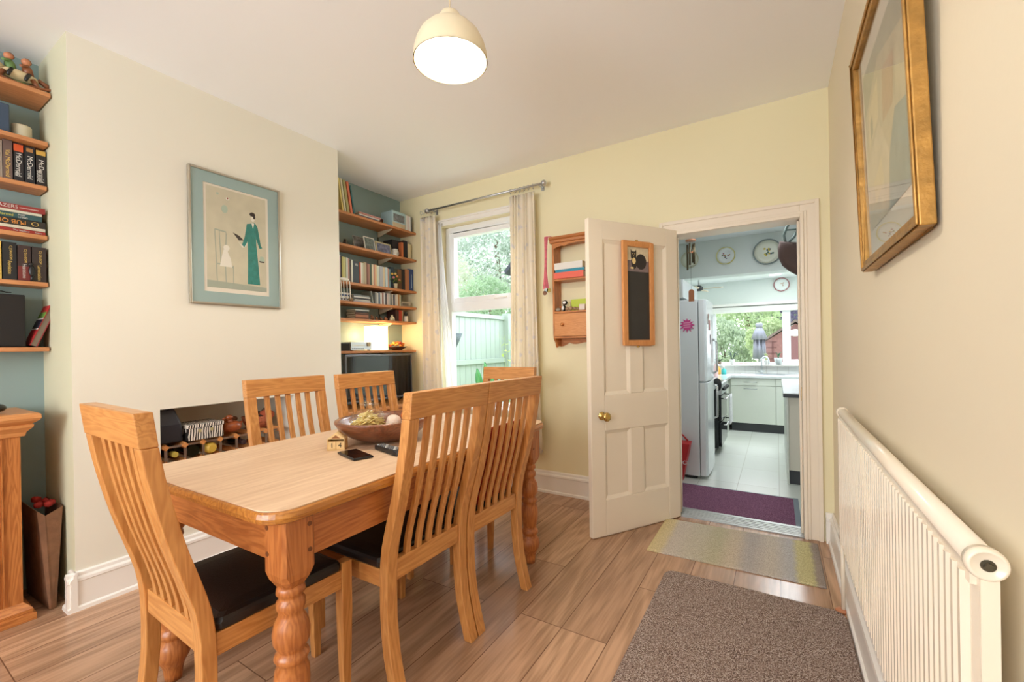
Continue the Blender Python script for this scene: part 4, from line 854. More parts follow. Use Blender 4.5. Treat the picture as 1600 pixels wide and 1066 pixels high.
for k_ in range(7): q.box(-3.0338, -3.0322, y1+.012+k_*.02, y1+.022+k_*.02, z+.018, z+.024)
for k_ in range(7): part(hf, 'button', MB().box(-3.0338, -3.0322, y1+.012+k_*.018, y1+.022+k_*.018, z+.018, z+.024), BLK)
a_, b_ = 2.60, 2.76
lp = thing('table_lamp', 'glowing square white-shaded lamp standing on the sixth alcove shelf', 'lamp', (-3.09, (a_+b_)/2, z+.001))
lm = mat('lit_shade', L(255, 240, 205), .6, emit=L(255, 226, 165), estr=3.2)
part(lp, 'lamp_shade', MB().box(-3.155, -3.025, a_, b_, z+.006, z+.222), lm, 'glowing square paper shade', bevel=.003)
part(lp, 'base', MB().box(-3.145, -3.035, a_+.01, b_-.01, z+.001, z+.006), WHT)
lamp('alcove_lamp_light', 'POINT', (-3.0, (a_+b_)/2, z+.2), 2.2, (1, .72, .38), .05)
lamp('alcove_lamp_light', 'POINT', (-3.07, b_+.05, z+.12), 1.6, (1, .72, .38), .04)
lamp('alcove_lamp_light', 'POINT', (-3.1, a_-.06, z+.13), 1.6, (1, .72, .38), .04)
y = (onx(-3.06, 605, 543).y+onx(-3.06, 642, 543).y)/2
t = thing('fruit_dish', 'black dish heaped with bright orange dried flowers at the right end of the sixth shelf', 'dish', (-3.07, y, z+.001))
part(t, 'dish', MB().lathe([(.0, 0), (.05, 0), (.055, .006), (.09, .022), (.108, .032), (.104, .034), (.05, .014), (.0, .012)], -3.09, y, z+.001, 30, sx=.8), mat('dark_dish', L(58, 38, 34), .3))
for k_ in range(26):
    a2 = k_*2.4; r2 = .02+.011*(k_ % 7); q = MB().ball((-3.09+r2*.8*cos(a2), y+r2*1.05*sin(a2), z+.034+.03*(1-(r2/.09)**2)+.006*(k_ % 3)), (.013, .016, .011), 8)
    part(t, 'flower_head', q, bcol((232, 130, 44) if k_ % 4 else (206, 70, 40)))
# television on its low cabinet
TZ = .69
cf = onz(TZ, 632, 632).x
cab = thing('television_cabinet', 'low honey pine cabinet standing in the alcove under the television', 'cabinet', (-2.95, 2.58, 0))
cf = -2.80
part(cab, 'top', MB().box(XA+.004, cf, Y1+.004, YE-.006, TZ-.03, TZ), LPINE['y'], bevel=.006)
part(cab, 'body', MB().box(XA+.004, cf-.035, Y1+.012, YE-.035, .06, TZ-.03), PINE['y'])
part(cab, 'plinth', MB().box(XA+.04, cf-.02, Y1+.008, YE-.036, 0, .06), PINE['y'], bevel=.003)
for a_, b_ in ((Y1+.03, 2.56), (2.575, YE-.055)):
    d_ = part(cab, 'door', MB().box(cf-.0345, cf-.015, a_, b_, .075, TZ-.04).box(cf-.015, cf-.011, a_+.06, b_-.06, .14, TZ-.1), LPINE['z'], bevel=.003)
    kx = b_-.03 if a_ < 2.5 else a_+.03
    part(d_, 'knob', MB().ball((cf-.004, kx, .42), (.012, .014, .014), 12), PINE['z'])
tv = thing('television', 'flat screen television with a grey bezel on the low cabinet, reflecting the window', 'television', (-2.93, 2.59, TZ))
tx, ty0, ty1, tz0, tz1 = -2.925, 2.222, 2.958, .735, 1.128
part(tv, 'bezel', xframe(MB(), tx-.03, tx, ty0, ty1, tz0, tz1, .016).box(tx-.034, tx-.028, ty0+.01, ty1-.01, tz0+.01, tz1-.01), mat('bezel_grey', L(98, 100, 106), .3, .4), bevel=.003)
part(tv, 'screen', MB().box(tx-.028, tx-.004, ty0+.016, ty1-.016, tz0+.016, tz1-.016), BLKG)
for yy in (ty0+.12, ty1-.10): part(tv, 'foot', MB().tube([(tx+.06, yy+.02, TZ+.0085), (tx-.015, yy, tz0+.004), (tx-.1, yy+.02, TZ+.0085)], .007, 8), BLK)
# ================================================================== LEFT ALCOVE
GOLD = mat('gold_ink', L(214, 180, 96), .5); INKW = mat('white_ink', L(206, 202, 196), .6); RCOL = lambda a: bcol(a)
UPX, UPZ, VDN = (0, 1, 0), (0, 0, 1), (0, 0, -1)
def vtext(bk, s, size, m_, y, ztop, x, **k): return text(bk, s, size, m_, (x, y, ztop), VDN, UPX, align='LEFT', **k)
def htext(bk, s, size, m_, y, z, x, flip=False, **k):
    return text(bk, s, size, m_, (x, y, z), (0, -1, 0) if flip else UPX, VDN if flip else UPZ, align='RIGHT' if flip else 'LEFT', **k)
# topmost: figurine of two riders on a rocking horse
z = NS[0]; y = onx(-3.0, 30, 120).y
t = thing('figurine', 'painted figurine of two children on a brown and white rocking horse, topmost left shelf', 'figurine', (-3.03, y, z+.001))
HB = mat('figurine_brown', L(134, 78, 44), .4, noise=.2, nscale=40); HW = mat('figurine_cream', L(210, 190, 150), .4); SKN = mat('figurine_skin', L(196, 128, 92), .5); HG = mat('figurine_green', L(96, 128, 72), .5)
for dx in (-.03, .03):
    part(t, 'rocker', MB().tube([(-3.03+dx, y-.13+.26*i/12, z+.008+.5*((i/12-.5)**2)*.22) for i in range(13)], .006, 8), HB)
part(t, 'base', MB().ball((-3.03, y+.01, z+.012), (.035, .06, .011), 14), HG)
part(t, 'horse_body', MB().ball((-3.03, y, z+.055), (.028, .07, .026), 16).tube([(-3.03, y-.055, z+.06), (-3.03, y-.09, z+.1), (-3.03, y-.115, z+.098)], [.022, .017, .01], 10), HW)
for dy in (-.045, .045):
    for dx in (-.016, .016): part(t, 'horse_leg', MB().tube([(-3.03+dx, y+dy, z+.05), (-3.03+dx*1.4, y+dy*1.5, z+.014)], [.011, .007], 8), HB)
part(t, 'horse_tail', MB().tube([(-3.03, y+.065, z+.065), (-3.03, y+.095, z+.05), (-3.03, y+.1, z+.025)], [.01, .012, .004], 8), HB)
for dy in (-.02, .035):
    part(t, 'rider', MB().tube([(-3.03, y+dy, z+.07), (-3.03, y+dy-.004, z+.1), (-3.03, y+dy-.006, z+.118)], [.02, .018, .009], 10).tube([(-3.02, y+dy-.005, z+.108), (-3.0, y+dy-.03, z+.095)], [.008, .006], 8), HG if dy < 0 else HB)
    part(t, 'rider_head', MB().ball((-3.028, y+dy-.008, z+.13), .0165, 14), SKN); part(t, 'rider_hair', MB().ball((-3.034, y+dy-.004, z+.135), (.0165, .017, .016), 12), HB)
    part(t, 'rider_leg', MB().tube([(-3.015, y+dy, z+.07), (-2.998, y+dy-.012, z+.045), (-2.997, y+dy-.015, z+.03)], [.009, .007, .006], 8), BLK)
y0 = onx(-3.03, 0, 100).y
solo('figurine', MB().ball((-3.06, y-.17, z+.051), (.03, .032, .05), 14).ball((-3.055, y-.175, z+.11), .022, 12), BLK, 'dark figurine cut by the frame beside the rocking horse on the topmost left shelf', 'figurine')
# second: white pot, dark blue box
z = NS[1]; ya, yb = onx(-3.1, 17, 200).y, onx(-3.1, 50, 205).y; r_ = (yb-ya)/2
solo('pot', MB().lathe([(.0, 0), (r_*.96, 0), (r_, .006), (r_, .062), (r_*.94, .066), (r_*.9, .06), (r_*.9, .01), (.0, .008)], -3.1, (ya+yb)/2, z+.001, 32), mat('cream_glaze', L(204, 196, 170), .3), 'wide cream ceramic pot on the second shelf of the left alcove', 'pot')
solo('box', MB().box(-3.19, -3.05, ya-.16, ya-.012, z+.001, z+.135), mat('blue_box', L(58, 74, 96), .5), 'dark blue box left of the cream pot on the second left shelf', 'box', bevel=.003)
# third: crime novels
z = NS[2]; zt = .21
spec = [(-2, 4.5, .176, (150, 136, 124), 'grey', None, None), (5, 20.5, .186, (104, 84, 80), 'mauve-brown', 'Val McDermid', GOLD), (22, 37.5, .182, (34, 30, 34), 'black and orange', 'McDermid', INKW), (39, 55.5, .18, (30, 32, 38), 'black', 'McDermid', INKW), (57, 72.5, .176, (32, 26, 26), 'black and yellow', 'McDermid', INKW)]
for i, (a, b, h, c, w, tx_, im) in enumerate(spec):
    y0, y1 = onx(-3.075, a, 260).y, onx(-3.075, b, 265).y-.001
    bk = upright(y0, y1, -3.08, .115, z, h, c, f'{w} paperback, {ordn(i)} from the left on the third left alcove shelf', 'crime novels in the left alcove')
    yc_ = (y0+y1)/2
    if tx_: vtext(bk, tx_, .026 if i > 1 else .022, im, yc_, z+h-.045, -3.0795)
    if i == 2: part(bk, 'spine_panel', MB().box(-3.0798, -3.0793, y0, y1, z+h-.038, z+h-.004), bcol((206, 84, 40))); vtext(bk, 'MILE', .012, im, yc_-.008, z+.05, -3.0795)
    if i == 3: part(bk, 'spine_panel', MB().box(-3.0798, -3.0793, y0+.006, y1-.006, z+h-.026, z+h-.008), bcol((170, 120, 70)))
    if i == 4: part(bk, 'spine_panel', MB().box(-3.0798, -3.0793, y0, y1, z+h-.024, z+h-.002), bcol((206, 164, 76))); vtext(bk, 'BURIAL', .017, im, yc_-.009, z+.075, -3.0795)
# fourth: flat pile
z = NS[3]
pile = [(.016, (150, 40, 34), 'red', 76), (.014, (200, 190, 170), 'off-white', 71), (.03, (40, 36, 32), 'black quiz', 74), (.024, (46, 78, 82), 'teal-green', 66), (.012, (196, 190, 172), 'pale grey', 66), (.026, (140, 44, 40), 'dark red', 76)]
zz = z
for i, (th_, c, w, px) in enumerate(pile):
    y1 = min(Y0-.01, onx(-3.075, px, 340).y); y0 = y1-.235
    bk = flat(y0, y1, -3.08, .115, zz, th_, c, f'{w} book lying {ordn(i)} up in the flat pile on the fourth left shelf', 'flat pile in the left alcove')
    zc_ = zz+th_/2+.001
    def oh(s, sz, m_, px_, flip=False): htext(bk, s, sz, m_, onx(-3.08, px_, 340).y, zc_, -3.0795, flip=flip)
    if i == 0: oh('The Shetland', .01, INKW, 20); oh('Fiction', .009, INKW, 54)
    if i == 2:
        text(bk, 'PUB QUIZ', .027, bcol((214, 140, 60)), (-3.0795, onx(-3.08, 41, 340).y, zc_), (0, -1, 0), VDN, align='LEFT')
        q = MB(); q.tube([(-3.079, y1-.035+.011*cos(2*pi*k_/20), zc_+.009*sin(2*pi*k_/20)) for k_ in range(20)], .0012, 6, closed=True); part(bk, 'spine_emblem', q, GOLD)
    if i == 3: text(bk, 'McDermid', .016, bcol((200, 190, 80)), (-3.0795, onx(-3.08, 21, 335).y, zc_), UPX, UPZ, align='RIGHT'); text(bk, 'PAST', .011, INKW, (-3.0795, onx(-3.08, 28, 330).y, zc_+.005), UPX, UPZ, align='LEFT'); text(bk, 'LYING', .011, INKW, (-3.0795, onx(-3.08, 28, 330).y, zc_-.006), UPX, UPZ, align='LEFT')
    if i == 5: text(bk, 'TRAILBLAZERS', .022, INKW, (-3.0795, onx(-3.08, 28, 312).y, zc_), UPX, UPZ, align='RIGHT'); part(bk, 'spine_panel', MB().box(-3.0797, -3.0793, onx(-3.08, 30, 312).y, onx(-3.08, 60, 318).y, zc_-.002, zc_+.0005), INKW)
    zz += th_+.0018
# fifth: historical novels
z = NS[4]
for i, (a, b, h, c, w, nm_) in enumerate([(-4, 3, .178, (206, 170, 80), 'yellow', None), (4, 27, .178, (24, 24, 28), 'black', 'Revelation'), (28, 49, .17, (56, 36, 36), 'dark brown and red', 'Heartstone'), (50.5, 73, .17, (50, 38, 36), 'dark brown', 'Lamentation')]):
    y0, y1 = onx(-3.075, a, 400).y, onx(-3.075, b, 405).y-.001
    bk = upright(y0, y1, -3.08, .115, z, h, c, f'{w} thick paperback, {ordn(i)} from the left on the fifth left alcove shelf', 'historical novels in the left alcove')
    if nm_: vtext(bk, 'C J SANSOM', .012, GOLD, (y0+y1)/2+.004, z+h-.016, -3.0795); vtext(bk, nm_, .019, GOLD if i != 2 else INKW, (y0+y1)/2, z+h-.088, -3.0795, squash=.78)
    if i == 2: part(bk, 'spine_panel', MB().box(-3.0798, -3.0794, y0, y1, z+.003, z+.07), bcol((112, 40, 38)))
y = onx(-3.05, 52, 420).y
solo('ornament', MB().ball((-3.073, y, z+.05), (.007, .012, .026), 12).ball((-3.073, y-.004, z+.082), (.007, .009, .009), 10).lathe([(.0, .0), (.0065, .0), (.006, .02), (.0, .03)], -3.073, y, z+.001), BLK, 'small black ornament standing in front of the dark novels', 'ornament')
# sixth: black speaker and leaning colourful book
z = NS[5]; yb = onx(-3.07, 42, 535).y
t = thing('speaker', 'large black speaker with a slatted top edge on the lowest left alcove shelf', 'speaker', (-3.1, yb-.13, z+.001))
part(t, 'cabinet', MB().box(-3.19, -3.085, yb-.26, yb, z+.001, z+.252), BLK, bevel=.004)
part(t, 'grille', MB().box(-3.0848, -3.078, yb-.255, yb-.006, z+.008, z+.246), mat('speaker_cloth', L(34, 30, 28), .9)); part(t, 'name_badge', MB().box(-3.0778, -3.077, yb-.20, yb-.112, z+.026, z+.031), INKW)
q = MB()
part(t, 'cable', MB().tube([(-3.11+.03*sin(k_), yb-.22+.018*k_, z+.258+.006*abs(sin(k_*1.7))) for k_ in range(11)], .0032, 6), BLK)
lean = radians(-20); hh = .22; y0 = yb+.006
m = MB(); m.box(-3.19, -3.075, 0, .003, 0, hh, 0).box(-3.19, -3.075, .023, .026, 0, hh, 0).box(-3.188, -3.077, .003, .023, .002, hh-.002, 1)
R = Matrix.Translation((0, y0+.004, 0)) @ Matrix.Rotation(lean, 4, 'X'); m.xf(R); mz = min(p.z for p in m.v); m.xf(Matrix.Translation((0, 0, z+.001-mz)))
bk = solo('book', m, [mat('patterned_cover', L(150, 36, 40), .4), mat('grey_pages', L(120, 106, 90), .8)], 'large book with a red and green patterned cover leaning against the alcove side', 'book')
for k_, (c, zz, ln) in enumerate((((170, 30, 34), .03, .05), ((230, 226, 220), .082, .006), ((40, 30, 50), .09, .045), ((230, 226, 220), .137, .006), ((110, 150, 60), .145, .03), ((190, 40, 40), .178, .038))):
    q = MB().box(-3.1895, -3.0755, -.0012, -.0002, zz, zz+ln).xf(Matrix.Translation((0, 0, z+.001-mz)) @ R); part(bk, 'cover_band', q, bcol(c))
# cupboard
t = thing('cupboard', 'old honey pine cupboard with a moulded top in the left alcove', 'cupboard', (-3.0, .07, 0))
cx, cyr, cyl, ct = -2.842, .478, -.62, .885
part(t, 'body', MB().box(XA+.01, cx, cyl, cyr, .06, ct-.06), PINE['z'])
def mould(m, prof, y0, y1):   # profile (out, z) run along the front and returned along the right side
    rings = [[(cx+a, y0, z_) for a, z_ in prof], [(cx+a, y1+a, z_) for a, z_ in prof], [(XA+.01, y1+a, z_) for a, z_ in prof]]
    return m.loft(rings)
part(t, 'cornice', mould(MB(), [(0, ct-.075), (.012, ct-.072), (.016, ct-.055), (.02, ct-.05), (.034, ct-.034), (.036, ct-.022), (.03, ct-.02), (.05, ct-.004), (.056, ct+.006), (.054, ct+.022), (.046, ct+.028), (-.05, ct+.028), (-.05, ct-.075)], cyl, cyr), LPINE['y'])
part(t, 'top', MB().box(XA+.01, cx-.04, cyl, cyr-.02, ct-.06, ct+.026), LPINE['y'])
part(t, 'plinth', mould(MB(), [(0, .002), (.034, .002), (.034, .03), (.024, .034), (.026, .05), (.012, .068), (0, .08)], cyl, cyr), PINE['y'])
d_ = part(t, 'door', MB().box(cx+.0005, cx+.014, cyl+.08, .33, .10, ct-.09).box(cx+.014, cx+.0155, .0, .335, .14, .82) if False else MB().box(cx+.0005, cx+.012, -.24, .392, .10, ct-.085), LPINE['z'], bevel=.003)
part(t, 'door', MB().box(cx+.0005, cx+.012, -.56, -.25, .10, ct-.085), LPINE['z'], bevel=.003)
part(t, 'door_surround', MB().box(cx+.0005, cx+.006, .396, .408, .09, ct-.08).box(cx+.0005, cx+.01, .42, .424, .09, ct-.08), PINE['z'])
for zz in (.23, .7): part(d_, 'hinge', MB().box(cx+.0121, cx+.016, .384, .402, zz, zz+.055).tube([(cx+.015, .396, zz), (cx+.015, .396, zz+.055)], .004, 8), mat('iron', L(70, 66, 62), .5, .7))
y = onx(-2.95, 1, 632).y
solo('telephone', MB().ball((-2.93, y-.03, ct+.052), (.05, .045, .022), 14), BLK, 'black rounded object on top of the pine cupboard, cut by the frame', 'object')
# paper carrier bag between cupboard and chimney breast
t = thing('paper_bag', 'folded brown paper bag with red tissue standing between cupboard and chimney breast', 'bag', (-2.93, .56, 0))
KR = mat('kraft', L(126, 88, 62), .8, noise=.2, nscale=20, bump=.4, bscale=30)
def sheet(m, P, th=.002):
    a, b, c, d = [Vector(p) for p in P]; n_ = (b-a).cross(d-a).normalized()*th; return m.add([a, b, c, d, a+n_, b+n_, c+n_, d+n_], [(0, 1, 2, 3), (7, 6, 5, 4), (0, 4, 5, 1), (1, 5, 6, 2), (2, 6, 7, 3), (3, 7, 4, 0)])
A = [(-2.84, .565, .003), (-2.83, .59, .003), (-2.875, .592, .44), (-2.87, .515+.012, .45)]
m = MB(); sheet(m, [(-2.852, .560, .003), (-2.846, .566, .003), (-2.87, .556, .43), (-2.878, .532, .455)])
sheet(m, [(-2.846, .566, .003), (-2.852, .580, .003), (-2.878, .612, .455), (-2.87, .556, .43)])
sheet(m, [(-2.852, .560, .003), (-2.878, .532, .455), (-3.15, .532, .455), (-3.15, .545, .003)]); sheet(m, [(-2.852, .580, .003), (-3.15, .59, .003), (-3.15, .612, .455), (-2.878, .612, .455)])
part(t, 'bag', m, KR); q = MB(); rnd = random.Random(5)
for k_ in range(9): q.ball((-2.92-.02*k_, .55+.04*rnd.random(), .455+.02*rnd.random()), (.02, .012+.008*rnd.random(), .016), 6)
part(t, 'tissue_paper', q, mat('red_tissue', L(166, 40, 34), .7, bump=.6, bscale=60), kind='stuff')
# ================================================================== NICHE
rz = .672
wr = thing('wine_rack', 'low wooden and metal wine rack filling the bottom of the fireplace niche', 'wine rack', (-2.93, 1.32, NZ0))
ys = [.985+.0885*i for i in range(8)]; zs = [rz-.012-.0885*i for i in range(4)]
for i, yv in enumerate(ys):
    for zv in zs:
        q = MB().obox((-2.90, yv, zv), (.235, .024, .024), Matrix.Rotation(pi/4, 3, 'X')); part(wr, 'wooden_block', q, LPINE['x'])
for xx in (-2.785, -3.015):
    for i in range(8): part(wr, 'upright_strip', MB().box(xx-.001, xx+.001, ys[i]-.007, ys[i]+.007, NZ0+.002, rz-.01), STEEL)
    for zv in zs: part(wr, 'cross_strip', MB().box(xx-.0022, xx-.0011, ys[0], ys[-1], zv-.006, zv+.006), STEEL)
BG = mat('bottle_glass', L(20, 26, 18), .12)
for i, (r_, c_, fc, w) in enumerate([(0, 2, (180, 160, 70), 'gold-topped'), (1, 2, (24, 22, 24), 'black-capped'), (2, 2, (196, 160, 60), 'yellow-foiled'), (3, 2, (80, 26, 28), 'red-capped'), (4, 2, (50, 30, 30), 'dark-capped'), (5, 2, (90, 70, 40), 'olive-capped')]):
    if i >= 7: break
    yv = (ys[r_]+ys[r_+1])/2 if r_+1 < 8 else 0; zv = zs[0]-.0443
    if i in (0, 1, 2, 4):
        t = thing('wine_bottle', f'{w} dark wine bottle lying in the niche rack, {ordn((0, 1, 2, 3, 3)[i])} from the left', 'bottle', (-2.9, yv, zv), 0, 'bottles in the niche rack')
        def cyl(prof): return MB().loft([[(x, yv+r*cos(2*pi*k_/16), zv+r*sin(2*pi*k_/16)) for k_ in range(16)] for x, r in prof], 0, True)
        part(t, 'body', cyl([(-3.07, .034), (-2.91, .0345), (-2.88, .03), (-2.855, .016), (-2.83, .014), (-2.8, .014)]) if i != 1 else cyl([(-3.07, .02), (-3.06, .034), (-2.81, .0345), (-2.80, .032)]), BG)
        if i != 1: part(t, 'capsule', cyl([(-2.835, .0152), (-2.79, .0158), (-2.785, .014)]) if i != 2 else cyl([(-2.9, .031), (-2.80, .032), (-2.775, .02)]), bcol(fc))
# things standing on the rack
ytop = rz+.0065
solo('shoulder_bag', MB().loft([[(-2.80, .966, ytop), (-2.80, 1.075, ytop), (-2.98, 1.075, ytop), (-2.98, .966, ytop)], [(-2.785, .958, ytop+.1), (-2.785, 1.062, ytop+.1), (-2.98, 1.062, ytop+.1), (-2.98, .958, ytop+.1)], [(-2.80, .956, ytop+.188), (-2.80, 1.035, ytop+.188), (-2.96, 1.035, ytop+.188), (-2.96, .956, ytop+.188)]]), mat('dark_bag', L(44, 46, 54), .5, bump=.2, bscale=40), 'dark grey bag with a shiny edge standing at the left end of the niche', 'bag', bevel=.012)
ZB = bpy.data.materials.new('zebra'); ZB.use_nodes = True; n = ZB.node_tree; p = n.nodes['Principled BSDF']; p.inputs['Roughness'].default_value = .6
tc = n.nodes.new('ShaderNodeTexCoord'); wv = n.nodes.new('ShaderNodeTexWave'); wv.bands_direction = 'Y'; wv.inputs['Scale'].default_value = 26; wv.inputs['Distortion'].default_value = 5; wv.inputs['Detail'].default_value = 2; wv.inputs['Detail Scale'].default_value = 1.2
mp = n.nodes.new('ShaderNodeMapping'); mp.inputs['Scale'].default_value = (1, 1, .35); mp.inputs['Rotation'].default_value = (.25, 0, .0)
rp_ = n.nodes.new('ShaderNodeValToRGB'); rp_.color_ramp.interpolation = 'CONSTANT'; rp_.color_ramp.elements[0].color = L(34, 30, 28); rp_.color_ramp.elements[1].position = .45; rp_.color_ramp.elements[1].color = L(226, 218, 206)
n.links.new(tc.outputs['Object'], mp.inputs['Vector']); n.links.new(mp.outputs[0], wv.inputs['Vector']); n.links.new(wv.outputs['Fac'], rp_.inputs['Fac']); n.links.new(rp_.outputs['Color'], p.inputs['Base Color'])
t = thing('storage_box', 'zebra-striped box with a dark patterned lid on the wine rack', 'box', (-2.85, 1.17, ytop))
part(t, 'box_body', MB().box(-2.95, -2.772, 1.084, 1.262, ytop, ytop+.066), ZB, bevel=.002)
part(t, 'lid', MB().box(-2.954, -2.769, 1.081, 1.265, ytop+.068, ytop+.088), ZB, bevel=.002)
for dy in (1.14, 1.20):
    q = MB().prism([(dy+.008*cos(2*pi*k_/12)*(1+.2*(k_ % 2)), ytop+.05+.01*sin(2*pi*k_/12)) for k_ in range(12)], 'x', -2.7688, -2.768); part(t, 'rosette', q, mat('rosette_beige', L(176, 164, 120), .6))
t = thing('wooden_duck', 'smooth orange-brown carved wooden duck beside the zebra box', 'ornament', (-2.84, 1.33, ytop))
DK = wood('duck_wood', L(132, 62, 30), L(170, 92, 50), 'y', .3)
part(t, 'body', MB().ball((-2.84, 1.34, ytop+.036), (.042, .055, .036), 20).tube([(-2.84, 1.375, ytop+.04), (-2.84, 1.40, ytop+.06)], [.02, .004], 10), DK)
part(t, 'head', MB().tube([(-2.835, 1.325, ytop+.055), (-2.828, 1.322, ytop+.082)], [.018, .014], 12).ball((-2.825, 1.32, ytop+.095), (.016, .02, .016), 14).tube([(-2.825, 1.305, ytop+.094), (-2.825, 1.283, ytop+.09)], [.007, .005], 8), DK)
t = thing('wooden_duck', 'second brown wooden duck lying behind the first one in the niche', 'ornament', (-2.99, 1.37, ytop))
part(t, 'body', MB().ball((-2.99, 1.36, ytop+.034), (.04, .062, .033), 18), DK); part(t, 'head', MB().ball((-2.985, 1.42, ytop+.06), (.017, .024, .017), 12), FIG)
t = thing('basket', 'brown woven basket with reddish fabric standing on the wine rack behind the chair slats', 'basket', (-2.88, 1.51, ytop))
part(t, 'bowl', MB().loft([[(-2.88+rx*cos(2*pi*k_/24), 1.515+ry*sin(2*pi*k_/24), ytop+zz) for k_ in range(24)] for rx, ry, zz in ((.05, .06, 0), (.07, .085, .04), (.078, .095, .075), (.07, .086, .075), (.05, .06, .02))], 0, True), mat('wicker', L(168, 92, 60), .7, noise=.35, nscale=70, bump=.7, bscale=120))
q = MB(); rnd = random.Random(9)
for k_ in range(16):
    a_ = rnd.uniform(0, 6.28); q.tube([(-2.88+.05*cos(a_), 1.515+.06*sin(a_), ytop+.06), (-2.88+.03*cos(a_+1), 1.515+.05*sin(a_+1), ytop+.09+.03*rnd.random()), (-2.88+.05*cos(a_+2), 1.515+.07*sin(a_+2), ytop+.07)], .0035, 5)
part(t, 'twigs', q, mat('twig', L(70, 44, 36), .7), kind='stuff')
part(t, 'fabric', MB().ball((-2.86, 1.56, ytop+.075), (.04, .05, .035), 14), mat('rust_fabric', L(170, 84, 56), .9, bump=.6, bscale=50))
# ================================================================== ON THE TABLE
TT = .7608
t = thing('fruit_bowl', 'large shallow brown wooden bowl on the dining table', 'bowl', (-1.52, 1.36, TT))
BW_ = wood('bowl_wood', L(96, 54, 34), L(140, 84, 54), 'x', .28, 1.2, .4)
bp = [(.0, 0), (.075, 0), (.1, .006), (.15, .03), (.19, .065), (.205, .092), (.203, .1), (.193, .1), (.185, .09), (.15, .05), (.1, .022), (.0, .014)]
part(t, 'bowl_body', MB().lathe(bp, -1.52, 1.36, TT, 48, sx=.97, sy=1.08), BW_)
FILM = mat('pasta_bag', L(226, 206, 132), .25, noise=.12, nscale=20, bump=.8, bscale=26, coat=.6)
def crumple(c, r, mt, name, label, cat, seed):
    rnd = random.Random(seed); m = MB().ball(c, r, 22); q = {}
    for i, p in enumerate(m.v):
        d = p-Vector(c); f = 1+.10*sin(p.x*70+seed)+.08*sin(p.y*90+p.z*60)+.04*sin(p.z*200); m.v[i] = Vector(c)+d*f
    return solo(name, m, mt, label, cat)
t = thing('pasta_bag', 'clear crinkled bag of yellow pasta piled in the wooden bowl', 'bag', (-1.583, 1.315, TT+.05))
q = MB(); rnd = random.Random(2)
for k_ in range(170):
    a_ = rnd.uniform(0, pi); r_ = rnd.uniform(0, .045)*1; b_ = rnd.uniform(0, 2*pi); hgt = TT+.062+rnd.random()*(.062-.9*r_)
    c_ = Vector((-1.583+r_*cos(b_), 1.315+r_*1.3*sin(b_), hgt)); d_ = Vector((cos(a_)*.5, sin(a_), rnd.uniform(-.25, .25))).normalized()*.034
    q.tube([c_-d_, c_+Vector((0, 0, .004)), c_+d_], .0028, 5)
part(t, 'pasta', q, mat('pasta', L(242, 218, 140), .45), kind='stuff')
CELLO = bpy.data.materials.new('cellophane'); CELLO.use_nodes = True; n = CELLO.node_tree; n.nodes.clear(); k = n.links.new
o_ = n.nodes.new('ShaderNodeOutputMaterial'); tr_ = n.nodes.new('ShaderNodeBsdfTransparent'); tr_.inputs['Color'].default_value = (.97, .985, .975, 1); gl = n.nodes.new('ShaderNodeBsdfGlossy'); gl.inputs['Roughness'].default_value = .12
nt = n.nodes.new('ShaderNodeTexNoise'); nt.inputs['Scale'].default_value = 30; nt.inputs['Detail'].default_value = 3; tcc = n.nodes.new('ShaderNodeTexCoord'); k(tcc.outputs['Object'], nt.inputs['Vector'])
bu = n.nodes.new('ShaderNodeBump'); bu.inputs['Strength'].default_value = 1; bu.inputs['Distance'].default_value = .02; k(nt.outputs['Fac'], bu.inputs['Height']); k(bu.outputs['Normal'], gl.inputs['Normal'])
mx = n.nodes.new('ShaderNodeMixShader'); mx.inputs[0].default_value = .13; k(tr_.outputs[0], mx.inputs[1]); k(gl.outputs[0], mx.inputs[2]); k(mx.outputs[0], o_.inputs['Surface'])
def crinkle(c, r, seed):
    m = MB().ball(c, r, 28)
    for i, p in enumerate(m.v):
        d = p-Vector(c); f = 1+.08*sin(p.x*80+seed)+.07*sin(p.y*100+p.z*70)+.05*sin(p.z*230+p.y*60); m.v[i] = Vector(c)+d*f
    return m
part(t, 'film', crinkle((-1.583, 1.315, TT+.098), (.066, .084, .044), 1), CELLO)
solo('plastic_bag', crinkle((-1.565, 1.31, TT+.163), (.04, .045, .013), 4), CELLO, 'crumpled clear plastic bag on top of the pasta', 'bag')
crumple((-1.505, 1.40, TT+.076), (.036, .036, .026), mat('white_net', L(226, 206, 190), .5, bump=.7, bscale=40), 'wrapped_bread', 'pale wrapped package in the middle of the bowl', 'package', 7)
for k_, (x, y, dz) in enumerate(((-1.50, 1.478, .098), (-1.437, 1.44, .092))):
    solo('orange', MB().ball((x, y, TT+dz-.006), .028, 18), mat('orange_peel', L(222, 120, 46), .5, bump=.2, bscale=200), ['orange at the back of the wooden bowl', 'orange nearer the front of the wooden bowl'][k_], 'fruit', 'oranges in the bowl')
# perpetual calendar house with "14"
c0_ = onz(TT, 527, 696); t = thing('calendar', 'small wooden house-shaped block calendar showing 14', 'calendar', (-1.54, 1.125, TT), radians(38))
CAL = mat('pale_birch', L(226, 196, 142), .6, noise=.05, nscale=60)
